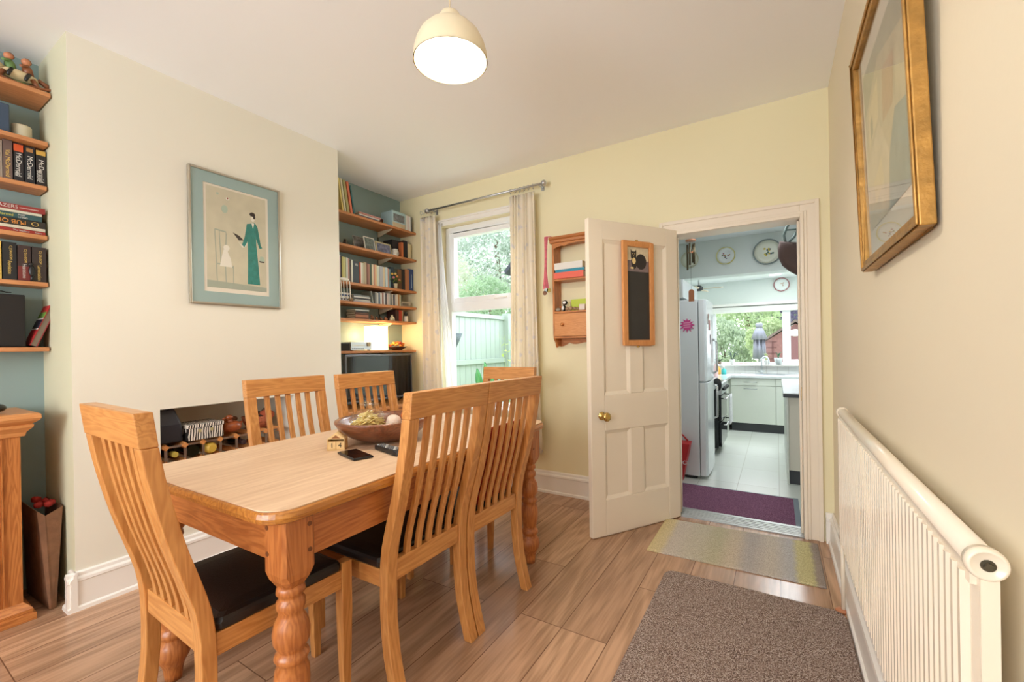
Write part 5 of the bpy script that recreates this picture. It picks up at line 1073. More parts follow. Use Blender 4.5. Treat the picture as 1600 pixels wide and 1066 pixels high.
# local frame: +(-y) is the front face
m = MB().prism([(-.034, 0), (.034, 0), (.034, .046), (0, .07), (-.034, .046)], 'y', -.012, .03)
m = MB().prism([(-.034, 0), (.034, 0), (.034, .004), (-.034, .004)], 'y', -.02, .03); m.box(-.034, -.031, -.02, .03, .004, .046).box(.031, .034, -.02, .03, .004, .046).box(-.031, .031, .024, .03, .004, .046)
m.prism([(-.036, .046), (.036, .046), (0, .073)], 'y', -.02, .031)
part(t, 'house_body', m, CAL, local=True, bevel=.0008)
part(t, 'gable_recess', MB().prism([(-.018, .049), (.018, .049), (0, .063)], 'y', -.0206, -.02), mat('birch_dark', L(150, 96, 50), .6), local=True)
for s, x in (('1', -.0155), ('4', .0155)):
    cb_ = part(t, 'number_cube', MB().box(x-.0148, x+.0148, -.018, .012, .0045, .036), CAL, local=True, bevel=.001)
    text(t, s, .028, mat('stamp_black', L(36, 30, 28), .7), (Matrix.Translation(t.location) @ Matrix.Rotation(radians(38), 4, 'Z')) @ Vector((x, -.0182, .020)), (cos(radians(38)), sin(radians(38)), 0), (0, 0, 1), name='numeral')
def flatobj(name, label, cat, corners, z0, h): pass
pA, pB = Vector((-1.465, 1.10, 0)), Vector((-1.30, 1.065, 0))
ang = radians(-16)
t = thing('phone', 'black smartphone lying on the table beside the calendar', 'phone', (-1.385, 1.09, TT), ang)
part(t, 'body', MB().box(-.08, .08, -.038, .038, .0005, .009), BLK, local=True, bevel=.003); part(t, 'screen', MB().box(-.074, .074, -.034, .034, .009, .0096), BLKG, local=True)
t = thing('remote_control', 'black television remote with rows of small buttons on the table', 'remote control', (-1.31, 1.195, TT), radians(-14))
rr = [[(x, -w, .002), (x, w, .002), (x, w*.95, h), (x, -w*.95, h)] for x, w, h in ((-.095, .016, .012), (-.085, .021, .019), (0, .022, .019), (.07, .024, .022), (.09, .02, .014))]
part(t, 'body', MB().loft(rr), BLK, local=True, bevel=.003)
for i in range(9):
    for j in range(3): part(t, 'button', MB().box(-.078+i*.0165, -.070+i*.0165, -.015+j*.0115, -.008+j*.0115, .0185, .0225 if i < 5 else .0238), mat('button_grey', L(130, 130, 130), .5) if (i+j) % 4 else mat('button_white', L(210, 210, 205), .5), local=True)
# ================================================================== PINE WALL SHELF AND ITS CONTENTS
cb0, cb1, cd_ = -1.50, -1.02, .135       # left, right, depth
yf = YE-.0005-cd_
def cz(u, v): return ony(yf, u, v).z
ztp, zs1, zs2, zdr, zbt, ztip = cz(858, 378), cz(864, 437), cz(868, 487), cz(872, 508)-.0, cz(872, 526), cz(884, 541)
cb0 = ony(yf, 862, 440).x
wc = thing('wall_cabinet', 'small honey pine wall shelf with a drawer, partly hidden by the open door', 'shelf', (cb0+.24, YE-.0005, zbt))
for x in (cb0, cb1-.016):
    q = MB().prism([(yf+.012, zbt-.0), (YE-.0006, zbt-.0), (YE-.0006, ztp), (yf+.012, ztp)], 'x', x, x+.016); part(wc, 'side_panel', q, PINE['z'], bevel=.001)
    q = MB().prism([(YE-.0006, zbt-.001), (yf+.012, zbt-.001), (yf+.02, zbt-.02), (yf+.045, zbt-.045), (yf+.062, zbt-.085), (yf+.075, ztip+.01), (yf+.09, ztip), (YE-.0006, ztip)], 'x', x, x+.016); part(wc, 'bracket', q, PINE['z'], bevel=.001)
for zz in (zs1, zs2, zbt): part(wc, 'board', MB().box(cb0+.0165, cb1-.0165, yf+.004, YE-.0006, zz-.014, zz), PINE['x'], bevel=.001)
part(wc, 'cornice', MB().prism([(yf-.016, ztp+.03), (yf-.018, ztp+.012), (yf-.004, ztp+.006), (yf-.002, ztp-.012), (yf+.01, ztp-.016), (YE-.0006, ztp-.016), (YE-.0006, ztp+.03)], 'x', cb0-.014, cb1+.014), PINE['x'])
w_ = cb1-cb0-.033; pts = []
for i in range(25):
    f = i/24; pts.append((cb0+.0165+w_*f, ztp-.03-.03*(1-sin(pi*f)**.6)-(.008 if abs(f-.22) < .05 or abs(f-.78) < .05 else 0)))
part(wc, 'shaped_rail', MB().prism([(cb0+.0165, ztp-.017), (cb0+.0165+w_, ztp-.017)]+pts[::-1], 'y', yf+.006, yf+.016), PINE['x'])
pts = [(a, zbt-.045-.03*abs(cos(3*pi*(i/24)))*(.6+.4*cos(2*pi*i/24))) for i, (a, b) in enumerate(pts)]
part(wc, 'shaped_rail', MB().prism([(cb0+.0165, zbt-.0155), (cb0+.0165+w_, zbt-.0155)]+pts[::-1], 'y', YE-.012, YE-.0006), PINE['x'])
dwr = part(wc, 'drawer', MB().box(cb0+.019, cb1-.019, yf+.001, YE-.02, zbt+.002, zs2-.017), LPINE['x'], bevel=.002)
xk = ony(yf, 893, 492+24).x if False else cb0+.085
part(dwr, 'knob', MB().ball((xk, yf-.012, (zbt+zs2)/2-.006), (.013, .011, .013), 14).tube([(xk, yf, (zbt+zs2)/2-.006), (xk, yf-.01, (zbt+zs2)/2-.006)], .006), PINE['x'])
def lying(name, label, x0, x1, z, th_, c, tx_=None, dy=0):
    m = MB(); t_ = .002
    m.box(x0, x1, yf+.004+dy, YE-.02, z, z+t_, 0).box(x0, x1, yf+.004+dy, YE-.02, z+th_-t_, z+th_, 0).box(x0, x1, yf+.004+dy, yf+.006+dy, z+t_, z+th_-t_, 0).box(x0+.002, x1-.003, yf+.006+dy, YE-.022, z+t_, z+th_-t_, 1)
    b_ = solo(name, m, [bcol(c), PAGE], label, 'book', 'books in the pine wall shelf')
    if tx_: text(b_, tx_, .012, mat('dark_ink', L(120, 40, 34), .6), ((x0+x1)/2-.02, yf+.0038+dy, z+th_/2), (1, 0, 0), (0, 0, 1))
    return b_
z = zs1+.001
lying('book', 'thick coral red book lowest in the pile on the pine wall shelf', cb0+.02, cb0+.26, z, .046, (226, 104, 84), None, -.01)
lying('book', 'teal blue book in the middle of the pile on the pine wall shelf', cb0+.03, cb0+.265, z+.047, .022, (48, 140, 166))
lying('book', 'thick white book on top of the pile on the pine wall shelf', cb0+.022, cb0+.25, z+.070, .05, (226, 222, 216))
z = zs2+.001
t = thing('toy_penguin', 'small black and white toy penguin in the pine wall shelf', 'toy', (cb0+.085, yf+.04, z))
part(t, 'body', MB().ball((cb0+.075, yf+.05, z+.026), (.018, .017, .026), 14), BLK); part(t, 'belly', MB().ball((cb0+.073, yf+.036, z+.026), (.011, .006, .017), 12), WHT)
part(t, 'head', MB().ball((cb0+.088, yf+.042, z+.066), (.022, .019, .019), 14), BLK); part(t, 'face', MB().ball((cb0+.09, yf+.027, z+.066), (.015, .007, .012), 12), WHT); part(t, 'beak', MB().ball((cb0+.06, yf+.03, z+.034), (.007, .009, .006), 8), bcol((226, 110, 40)))
solo('pebble', MB().ball((cb0+.04, yf+.022, z+.014), (.022, .014, .014), 14), mat('pebble', L(150, 138, 122), .7, noise=.2, nscale=70), 'grey-brown pebble at the left of the pine wall shelf', 'pebble')
for k_, (dx, r_) in enumerate(((.115, .015), (.145, .018), (.178, .015), (.2, .012))):
    solo('shell', MB().ball((cb0+dx, yf+.022, z+r_*.9+.002), (r_*1.1, r_*.8, r_*.9), 12), mat('shell', L(150, 120, 92), .6, noise=.4, nscale=90), ['speckled shell next to the toy penguin', 'largest speckled shell on the pine wall shelf', 'third speckled shell from the penguin', 'small speckled shell beside the pale block'][k_], 'shell', 'shells on the pine wall shelf')
solo('card', MB().box(cb0+.12, cb0+.30, yf+.09, yf+.096, z, z+.092), bcol((190, 206, 70)), 'lime green card standing at the back of the pine wall shelf', 'card')
solo('card', MB().box(cb0+.095, cb0+.115, yf+.085, yf+.089, z, z+.075), bcol((226, 214, 160)), 'pale yellow card beside the lime green card', 'card')
solo('block', MB().box(cb0+.215, cb0+.26, yf+.012, yf+.04, z, z+.045), bcol((222, 208, 196)), 'pale small block to the right of the shells', 'block', bevel=.003)
# medals on pink ribbons hanging from the cornice corner
t = thing('medal', 'medals on pink ribbons hanging from the left corner of the pine shelf', 'medal', (cb0-.02, yf, cz(862, 462)))
RB = mat('pink_ribbon', L(206, 104, 116), .6, noise=.15, nscale=60)
zb_ = cz(858, 452); ztr = ztp+.034
for k_, (dx, dd) in enumerate(((-.02, -.030), (-.02, -.010), (-.026, .006))):
    x = cb0+dx-.004*k_; q = MB(); rings = []
    for i in range(11):
        f = i/10; xx = x+dd*.7*sin(pi*f)-.008*k_*f; zz = ztr+(zb_-ztr)*f; yy = yf-.024-.004*k_+.006*sin(pi*f)
        rings.append([(xx-.009, yy, zz), (xx+.009, yy-.002, zz), (xx+.009, yy-.001, zz), (xx-.009, yy+.001, zz)])
    part(t, 'ribbon', q.loft(rings), RB)
for dx, dz, c in ((-.03, -.01, STEEL), (-.042, -.032, mat('bronze', L(150, 110, 90), .3, .8)), (-.008, -.014, BRASS)):
    q = MB(); n = 18; q.loft([[(cb0+dx+.017*cos(2*pi*i/n), yf-.038+o_, zb_+dz+.017*sin(2*pi*i/n)) for i in range(n)] for o_ in (0, .004)]); part(t, 'medallion', q, c)
part(t, 'hook', MB().tube([(cb0-.03, yf-.028, ztr), (cb0+.0, yf-.01, ztr+.001), (cb0+.012, yf+.01, ztr-.0025)], .003, 6), RB)
# ================================================================== KITCHEN
S_ = 1.1286
def kp(x, y, z): return (x*S_, y*S_, 1.166+(z-1.166)*S_)
FW = mat('fridge_white', L(226, 230, 234), .25, coat=.3); CABF = mat('cabinet_front', L(206, 210, 200), .35); WTOP = mat('worktop', L(206, 210, 212), .12, noise=.05, nscale=200); DKT = mat('dark_trim', L(52, 54, 58), .5)
fr = thing('fridge_freezer', 'tall white fridge freezer just inside the kitchen', 'fridge', (-.95, 4.82, ZK))
fx, fy0, fy1, ftz = -.655, 4.526, 5.12, 1.61
part(fr, 'body', MB().box(-1.25, fx, fy0, fy1, ZK+.03, ftz), FW, bevel=.008)
part(fr, 'foot', MB().box(-1.2, fx-.03, fy0+.03, fy1-.03, ZK+.0005, ZK+.03), DKT)
spz = .80
for a_, b_, nm_ in ((ZK+.035, spz-.006, 'lower'), (spz+.006, ftz-.002, 'upper')):
    rings = [[(fx+.006, fy0+.002, z_), (fx+.055, fy0+.004, z_), (fx+.072, fy0+.05, z_), (fx+.078, (fy0+fy1)/2, z_), (fx+.072, fy1-.05, z_), (fx+.055, fy1-.004, z_), (fx+.006, fy1-.002, z_)] for z_ in (a_, b_)]
    d_ = part(fr, 'door', MB().loft(rings), FW, bevel=.006)
    hz = (spz-.10, spz-.03) if nm_ == 'lower' else (spz+.03, spz+.1)
    hh_ = [(spz-.42, spz-.06), (spz+.06, spz+.42)][nm_ == 'upper']
    part(d_, 'handle', MB().tube([(fx+.07, fy1-.07, hh_[0]), (fx+.105, fy1-.07, hh_[0]+.02), (fx+.108, fy1-.07, (hh_[0]+hh_[1])/2), (fx+.105, fy1-.07, hh_[1]-.02), (fx+.07, fy1-.07, hh_[1])], .011, 10), CHR)
# splash shaped pink magnet
c = ony(fy0-.001, 1073.5, 508.5); q = MB(); pts = []
for i in range(36):
    a_ = 2*pi*i/36; r_ = .052*(1+(.42 if i % 3 == 0 else -.12 if i % 3 == 1 else -.08)+.1*sin(i*1.9)); pts.append((c.x+r_*cos(a_), c.z+r_*sin(a_)))
mg_ = solo('magnet', q.prism(pts, 'y', fy0-.0045, fy0-.0012), bcol((206, 70, 140)), 'bright pink splash-shaped magnet on the side of the fridge', 'magnet')
for k_ in range(3): text(mg_, ['CALL', 'ooooo', 'ooooo'][k_], .02, mat('pale_pink', L(236, 170, 200), .6), (c.x, fy0-.0048, c.z+.026-.022*k_), (1, 0, 0), (0, 0, 1)) if k_ == 9 else part(mg_, 'printed_line', MB().box(c.x-.034, c.x+.034, fy0-.0052, fy0-.0046, c.z+.02-.02*k_, c.z+.026-.02*k_), mat('pale_pink', L(236, 170, 200), .6))
# notes on the fridge front
for k_, (yy, zz, cc) in enumerate(((4.66, 1.42, (150, 60, 60)), (4.74, 1.36, (206, 120, 120)), (4.8, 1.22, (214, 190, 196)))):
    solo('note', MB().box(fx+.0795, fx+.082, yy-.02, yy+.02, zz-.05, zz+.05), bcol(cc), ['dark red magnet note high on the fridge door', 'pink note on the fridge door', 'pale note lower on the fridge door'][k_], 'note')
t = thing('wall_cupboard', 'small white wall cupboard above the fridge with a dark item on top', 'cupboard', (-1.05, 4.9, 1.635))
part(t, 'body', MB().box(KX0+.002, -.80, fy0-.01, 5.39, 1.635, 1.815), mat('cupboard_side', L(206, 206, 198), .5)); part(t, 'door', MB().box(-.799, -.782, fy0-.012, 4.95, 1.637, 1.818), FW, bevel=.002); part(t, 'door', MB().box(-.799, -.782, 4.955, 5.385, 1.637, 1.818), FW, bevel=.002)
solo('tray', MB().box(-1.2, -.84, fy0, fy0+.3, 1.816, 1.842), bcol((78, 86, 80)), 'dark grey-green tray on top of the wall cupboard above the fridge', 'tray', bevel=.004)
# worktop between fridge and cooker, cooker, corner run
t = thing('base_unit', 'white base unit with worktop between fridge and cooker', 'cabinet', (-.93, 5.36, ZK))
part(t, 'carcass', MB().box(KX0+.002, -.66, 5.14, 5.60, ZK+.001, .66), CABF); part(t, 'worktop', MB().box(KX0+.002, -.60, 5.14, 5.60, .661, .70), WTOP, bevel=.003)
t = thing('cooker', 'black freestanding cooker with a towel on its rail', 'cooker', (-.9, 5.95, ZK))
cy0, cy1 = 5.62, 6.30
part(t, 'body', MB().box(KX0+.04, -.60, cy0, cy1, ZK+.08, .70), mat('black_enamel', L(28, 30, 34), .2), bevel=.004)
part(t, 'plinth', MB().box(KX0+.08, -.66, cy0+.02, cy1-.02, ZK+.001, ZK+.08), BLK)
part(t, 'oven_door', MB().box(-.599, -.57, cy0+.01, cy1-.01, ZK+.1, .24), BLKG, bevel=.004); part(t, 'oven_door', MB().box(-.599, -.57, cy0+.01, cy1-.01, .255, .55), BLKG, bevel=.004)
part(t, 'control_panel', MB().box(-.599, -.565, cy0+.005, cy1-.005, .565, .695), STEEL, bevel=.006)
for k_ in range(5): part(t, 'knob', MB().tube([(-.565, cy0+.1+k_*.12, .63), (-.535, cy0+.1+k_*.12, .63)], .018, 14), BLK)
for zz in (.21, .52): part(t, 'rail', MB().tube([(-.57, cy0+.06, zz), (-.52, cy0+.06, zz), (-.52, cy1-.06, zz), (-.57, cy1-.06, zz)], .008, 8), CHR)
part(t, 'side_trim', MB().ball((-.61, cy0-.006, .69), (.05, .005, .08), 14), BLK)
m = MB(); rows = []
for j in range(9):
    zz = .54-.36*j/8; fr_ = [(-.50-.006*sin(i*1.4+j*.3), cy0+.28+.26*i/14+.012*j*(i/14)) for i in range(15)]
    rows.append([(a_, b_, zz) for a_, b_ in fr_]+[(a_-.006, b_, zz) for a_, b_ in fr_[::-1]])
solo('tea_towel', m.loft(rows, 0, True), mat('towel_white', L(232, 232, 234), .9, noise=.08, nscale=30), 'white tea towel hanging from the cooker rail', 'towel')
# end run under the window
ky = 7.336; zw = .69
t = thing('base_cabinet', 'pale grey-green sink cabinets with drawers under the kitchen window', 'cabinet', (0, 7.66, ZK))
part(t, 'carcass', MB().box(KX0+.002, KX1-.002, ky+.022, YK-.013, .0, zw-.036), CABF); part(t, 'plinth', MB().box(-.60, KX1-.002, ky+.04, ky+.06, ZK+.0005, -.025), DKT)
xd = [-.612, -.024, .56]
for x0, x1 in zip(xd, xd[1:]):
    for z0_, z1_ in ((-.02, .535), (.542, zw-.042)):
        d_ = part(t, 'drawer' if z0_ > .3 else 'door', MB().box(x0+.003, x1-.003, ky, ky+.02, z0_, z1_), CABF, bevel=.002)
        hx = (x0+x1)/2-.03; hz = (z1_-.04 if z0_ < .3 else (z0_+z1_)/2)
        part(d_, 'handle', MB().tube([(hx-.085, ky, hz), (hx-.08, ky-.024, hz), (hx+.08, ky-.024, hz), (hx+.085, ky, hz)], .005, 8), STEEL)
solo('worktop', MB().box(KX0+.002, KX1-.002, ky-.02, YK-.014, zw-.034, zw), [WTOP], 'pale worktop with a dark front edge running below the kitchen window', 'worktop', bevel=.002)
solo('worktop', MB().box(KX0+.002, -.60, 6.32, ky-.022, zw-.034, zw), [WTOP], 'pale side worktop between the cooker and the sink run', 'worktop', bevel=.002)
solo('base_cabinet', MB().box(KX0+.002, -.64, 6.32, ky+.018, ZK+.001, zw-.036), CABF, 'pale corner base unit beyond the black cooker', 'cabinet')
t = thing('sink', 'stainless steel sink with drainer set in the worktop', 'sink', (-.1, 7.65, zw))
part(t, 'drainer', MB().box(-.5, .5, ky+.06, YK-.12, zw+.0005, zw+.004), STEEL, bevel=.002); part(t, 'bowl_rim', xr if False else MB().box(-.3, .1, ky+.1, YK-.2, zw+.0041, zw+.006), mat('sink_dark', L(140, 144, 148), .3, .9))
c = ony(7.86, 1190, 575); t = thing('kitchen_tap', 'white swan-neck tap behind the sink', 'tap', (c.x, 7.88, zw))
x = c.x; TW = mat('tap_white', L(226, 230, 232), .15, .3)
part(t, 'spout', MB().tube([(x, 7.9, zw+.005), (x, 7.9, zw+.2)]+[(x+.05-.05*cos(pi*i/10), 7.88-.03*i/10, zw+.2+.07*sin(pi*i/10)) for i in range(1, 11)]+[(x+.1, 7.85, zw+.15)], .012, 10), TW); part(t, 'lever', MB().tube([(x-.05, 7.9, zw+.04), (x+.05, 7.9, zw+.04)], .009, 8).lathe([(.022, 0), (.022, .02), (.014, .05)], x, 7.9, zw+.004), TW)
# window-sill pots
def spot(u, v, yy=YK-.045): return ony(yy, u, v)
zs_ = KZ0+.0225
def plant_pot(u, r, h, mt, label, leaves, seed, lh=.12, spread=.06, lc=(92, 120, 84)):
    x = spot(u, 560).x; t = thing('potted_plant', label, 'plant', (x, YK-.045, zs_))
    part(t, 'pot', MB().lathe([(.0, 0), (r*.75, 0), (r, h), (r*.9, h), (r*.85, h*.9), (.0, h*.85)], x, YK-.045, zs_, 16), mt)
    q = MB(); rnd = random.Random(seed)
    for k_ in range(leaves):
        a_ = rnd.uniform(0, 2*pi); s = spread*rnd.uniform(.4, 1); w_ = .007; base = Vector((x, YK-.045, zs_+h*.85)); up = lh*rnd.uniform(.6, 1.1)
        p = [base, base+Vector((s*.4*cos(a_), s*.25*sin(a_), up*.7)), base+Vector((s*cos(a_), s*.3*sin(a_), up*.85))]
        q.tube(p, [.003, .006, .001], 5)
    part(t, 'foliage', q, bcol(lc), kind='stuff')
plant_pot(1124, .035, .05, mat('pot_brown', L(120, 104, 90), .6), 'dark small plant at the left end of the kitchen sill', 12, 1, .06, .09, (60, 78, 60))
plant_pot(1144, .042, .085, mat('pot_white', L(222, 222, 220), .4), 'white pot with arching strap leaves on the kitchen sill', 9, 2, .18, .12, (84, 104, 92))
plant_pot(1197, .04, .07, mat('pot_white', L(222, 222, 220), .4), 'pale pot with a round cactus-like plant behind the tap', 14, 3, .14, .035, (170, 184, 130))
plant_pot(1216, .058, .11, mat('pot_glass', L(198, 206, 206), .2), 'wide pale pot with broad leaves next to the window mullion', 10, 4, .13, .08, (76, 110, 80))
for k_, (u, c_, w) in enumerate(((1158, (214, 120, 120), 'pinkish'), (1165, (226, 160, 140), 'peach'), (1174, (150, 180, 150), 'greenish'))):
    x = spot(u, 566).x; solo('trinket', MB().ball((x, YK-.045, zs_+.012), (.03, .02, .011), 10), bcol(c_), f'tiny {w} trinket lying on the kitchen windowsill', 'trinket', 'trinkets on the kitchen sill')
for k_, (u, c_, w, h) in enumerate(((1124.5, (232, 170, 70), 'orange', .13), (1131, (64, 186, 186), 'turquoise', .1), (1118, (236, 200, 200), 'pale pink', .2))):
    p = ony((7.6, 7.62, 6.9)[k_], u-(2 if k_ == 0 else 0), 578)
    t = thing('bottle', f'{w} bottle standing on the corner worktop by the sink', 'bottle', (p.x, p.y, zw))
    part(t, 'body', MB().lathe([(.0, .001), (.034, .001), (.036, .01), (.036, h*.7), (.014, h*.85), (.012, h)], p.x, p.y, zw, 14, cap=True), bcol(c_)); part(t, 'cap', MB().lathe([(.014, h), (.014, h+.03), (.0, h+.031)], p.x, p.y, zw, 12), WHT)
# right-hand run with its end panel
t = thing('base_cabinet', 'cream base cabinet with a dark plinth and a white worktop, right of the kitchen doorway', 'cabinet', (.45, 5.5, ZK))
iy = 4.757; ix = .066
part(t, 'end_panel', MB().box(ix+.018, KX1-.002, iy+.02, iy+.038, -.02, .662), mat('cream_panel', L(206, 200, 184), .4)); part(t, 'front_panel', MB().box(ix, ix+.017, iy, 6.6, ZK+.001, .662), CABF, bevel=.001)
part(t, 'plinth', MB().box(ix+.018, KX1-.002, iy+.03, iy+.05, ZK+.001, -.022), DKT); part(t, 'carcass', MB().box(ix+.018, KX1-.002, iy+.051, 6.6, ZK+.001, .662), CABF)
part(t, 'worktop', MB().box(ix-.022, KX1-.002, iy-.015, 6.62, .672, .704), mat('white_worktop', L(236, 238, 240), .2)); part(t, 'worktop_edge', MB().box(ix-.024, KX1-.002, iy-.017, 6.62, .6625, .6715).box(ix-.0245, KX1-.002, iy-.0185, iy-.0155, .668, .695), DKT)
# plates on the beam and the end wall
def plate(c_, R, axis_y, cols, label, motif):
    x, y, z = c_; t = thing('plate', label, 'plate', (x, y, z-R), 0, 'decorative plates on the kitchen walls')
    def d(r, yy): return [(x+r*cos(2*pi*i/40), yy, z+r*sin(2*pi*i/40)) for i in range(40)]
    rings = [d(R*.6, y-.002), d(R, y-.02), d(R*.99, y-.024), d(R*.62, y-.008), d(R*.01, y-.007)]
    part(t, 'rim', MB().loft([d(R*.9, y-.0175), d(R, y-.02), d(R*.99, y-.0245), d(R*.9, y-.0235)], 0, True, closed=True), cols[0]); part(t, 'dish', MB().loft([d(R*.55, y-.002), d(R*.9, y-.0176), d(R*.9, y-.0225), d(R*.60, y-.0095), d(R*.01, y-.009)], 0, True), cols[1])
    q = MB(); rnd = random.Random(int(R*1000))
    for k_ in range(motif[0]):
        a_ = rnd.uniform(0, 6.28); r_ = R*.4*rnd.random()**.5; q = MB().ball((x+r_*cos(a_), y-.0105, z+r_*sin(a_)*.9), (.010*R/.12, .0012, .009*R/.12), 8); part(t, 'flower_motif', q, bcol(motif[1][k_ % len(motif[1])]))
yb_ = 5.3995
CRM = mat('plate_cream', L(224, 224, 206), .25); YEL = mat('plate_yellow', L(216, 208, 130), .3); WPL = mat('plate_white', L(228, 232, 230), .2)
c = ony(yb_, 1134, 400); plate((c.x, yb_, c.z), .098, 1, (YEL, WPL), 'yellow-rimmed plate with a small flower in the middle on the beam', (9, [(170, 110, 120), (200, 160, 70), (120, 130, 90), (130, 110, 150)]))
c = ony(yb_, 1199, 394); plate((c.x, yb_, c.z), .138, 1, (mat('plate_greyrim', L(126, 136, 134), .3), CRM), 'large cream plate with a thin grey rim and a yellow flower basket', (12, [(214, 190, 60), (90, 120, 100), (210, 190, 80), (100, 116, 130)]))
c = ony(yb_, 1078, 406); plate((c.x, yb_, c.z), .098, 1, (mat('plate_buff', L(212, 208, 180), .3), CRM), 'plain buff plate hanging behind the wind chime', (0, []))
c = ony(YK-.0005, 1221, 445); plate((c.x, YK-.0005, c.z), .108, 1, (mat('plate_red', L(160, 70, 76), .3), WPL), 'small red-rimmed plate on the kitchen end wall above the window', (4, [(206, 180, 150), (190, 160, 140)]))
# wind chime
yy = 4.25; c = ony(yy, 1079, 376); x, z = c.x, c.z
t = thing('wind_chime', 'wooden wind chime with dark tubes hanging inside the kitchen doorway', 'wind chime', (x, yy, z))
def dsc(z_, r): return [(x+r*cos(2*pi*i/20), yy+r*sin(2*pi*i/20), z_) for i in range(20)]
CW = mat('chime_wood', L(176, 110, 70), .5); part(t, 'top_disc', MB().loft([dsc(z-.006, .045), dsc(z+.006, .045)]), CW); part(t, 'cord', MB().tube([(x, yy, z+.006), (x, yy, KH-.001)], .0012, 5), DKT)
for i in range(4): a_ = i*pi/2+.4; part(t, 'cord', MB().tube([(x+.04*cos(a_), yy+.04*sin(a_), z+.006), (x+.005*cos(a_), yy+.005*sin(a_), z+.07)], .001, 5), DKT)
TU = mat('chime_tube', L(92, 80, 56), .35, .6)
for i, (dx, ln) in enumerate(((-.034, .235), (-.004, .2), (.03, .19), (.012, .17))):
    part(t, 'tube', MB().tube([(x+dx, yy+(.03, -.03, 0, .03)[i], z-.03), (x+dx, yy+(.03, -.03, 0, .03)[i], z-.03-ln)], .0085, 10), TU); part(t, 'cord', MB().tube([(x+dx, yy+(.03, -.03, 0, .03)[i], z-.006), (x+dx, yy+(.03, -.03, 0, .03)[i], z-.031)], .001, 5), DKT)
part(t, 'striker', MB().loft([dsc(z-.115, .022), dsc(z-.105, .022)]), CW); zt_ = ony(yy, 1080, 452).z; zb_ = ony(yy, 1080, 471).z
part(t, 'cord', MB().tube([(x, yy, z-.006), (x, yy, zt_)], .0011, 5), DKT)
x1 = ony(yy, 1080, 460).x; w_ = .024
part(t, 'wind_catcher', MB().prism([(x-w_, zb_), (x+w_, zb_), (x+w_, zt_-.02), (x+w_*.5, zt_-.002), (x-w_*.5, zt_-.002), (x-w_, zt_-.02)], 'y', yy-.003, yy+.003), CW, bevel=.001)
# fan on the extension ceiling
t = thing('ceiling_fan', 'ceiling fan with a pale wooden blade beyond the kitchen beam', 'fan', (-.86, 7.2, 2.2)); c = ony(7.0, 1092, 452); x, z = c.x, c.z
part(t, 'stem', MB().tube([(x, 7.0, 2.199), (x, 7.0, z+.04)], .012), STEEL); part(t, 'motor', MB().lathe([(.03, .05), (.055, .03), (.06, -.01), (.03, -.03), (.0, -.032)], x, 7.0, z), DKT)
for k_ in range(4):
    a_ = radians(-8+90*k_); R = Matrix.Translation((x, 7.0, z)) @ Matrix.Rotation(a_, 4, 'Z') @ Matrix.Rotation(radians(10), 4, 'X'); part(t, 'blade', MB().prism([(.07, -.02), (.12, -.045), (.32, -.05), (.34, 0), (.32, .05), (.12, .045), (.07, .02)], 'z', -.004, .004).xf(R), mat('blade_birch', L(206, 188, 160), .4))
# recessed ceiling light
c = onz(2.1985, 1211, 429.5)
t = solo('ceiling_light', MB().lathe([(.0, 0), (.075, 0), (.08, .001), (.0, .0014)], .0, 0, 0, 24), mat('downlight', L(255, 250, 240), .5, emit=(1, .98, .94, 1), estr=6), 'small round ceiling light glowing beyond the kitchen beam', 'light'); t.location = (c.x, c.y, 2.198)
# hat and metal bracket at the right of the doorway
hx, hy = .185, 3.9; c = ony(hy, 1236, 375)
t = thing('hat', 'dark brown felt hat hanging at the top right of the kitchen doorway', 'hat', (.17, hy, ony(hy, 1240, 425).z))
FELT = mat('brown_felt', L(88, 68, 62), .9, bump=.2, bscale=120)
P_ = lambda u, v: ony(hy, u, v)
pts = [(1218, 377), (1250, 379), (1262, 400), (1262, 446), (1248, 432), (1233, 424), (1222, 415), (1216, 402), (1215, 388)]; pl = [(P_(u, v).x, P_(u, v).z) for u, v in pts]
cx_ = sum(p[0] for p in pl)/9; cz_ = sum(p[1] for p in pl)/9
part(t, 'crown', MB().loft([[(cx_+(a-cx_)*f, hy+yy_, cz_+(b-cz_)*f) for a, b in pl] for f, yy_ in ((.5, -.06), (.85, -.045), (1, 0), (.9, .05), (.5, .07))], 0, True), FELT)
GRM = mat('grey_green_metal', L(124, 140, 138), .4, .4)
t = thing('hanging_rack', 'grey-green metal hook frame above the brown hat', 'rack', (.15, hy, 1.95))
ztop = KH-.001
for k_, (us) in enumerate(([(1236, 344), (1228, 358), (1225, 368), (1227, 378)], [(1246, 344), (1247, 358), (1241, 370), (1233, 378)])):
    p = [P_(u, v) for u, v in us]; p = [Vector((p[0].x, hy, ztop))]+p; part(t, 'arm', MB().tube(p, [.009]*len(p), 8), GRM)
a_, b_ = P_(1226, 360), P_(1248, 358); part(t, 'cross_bar', MB().tube([a_, b_], .006, 8), GRM)
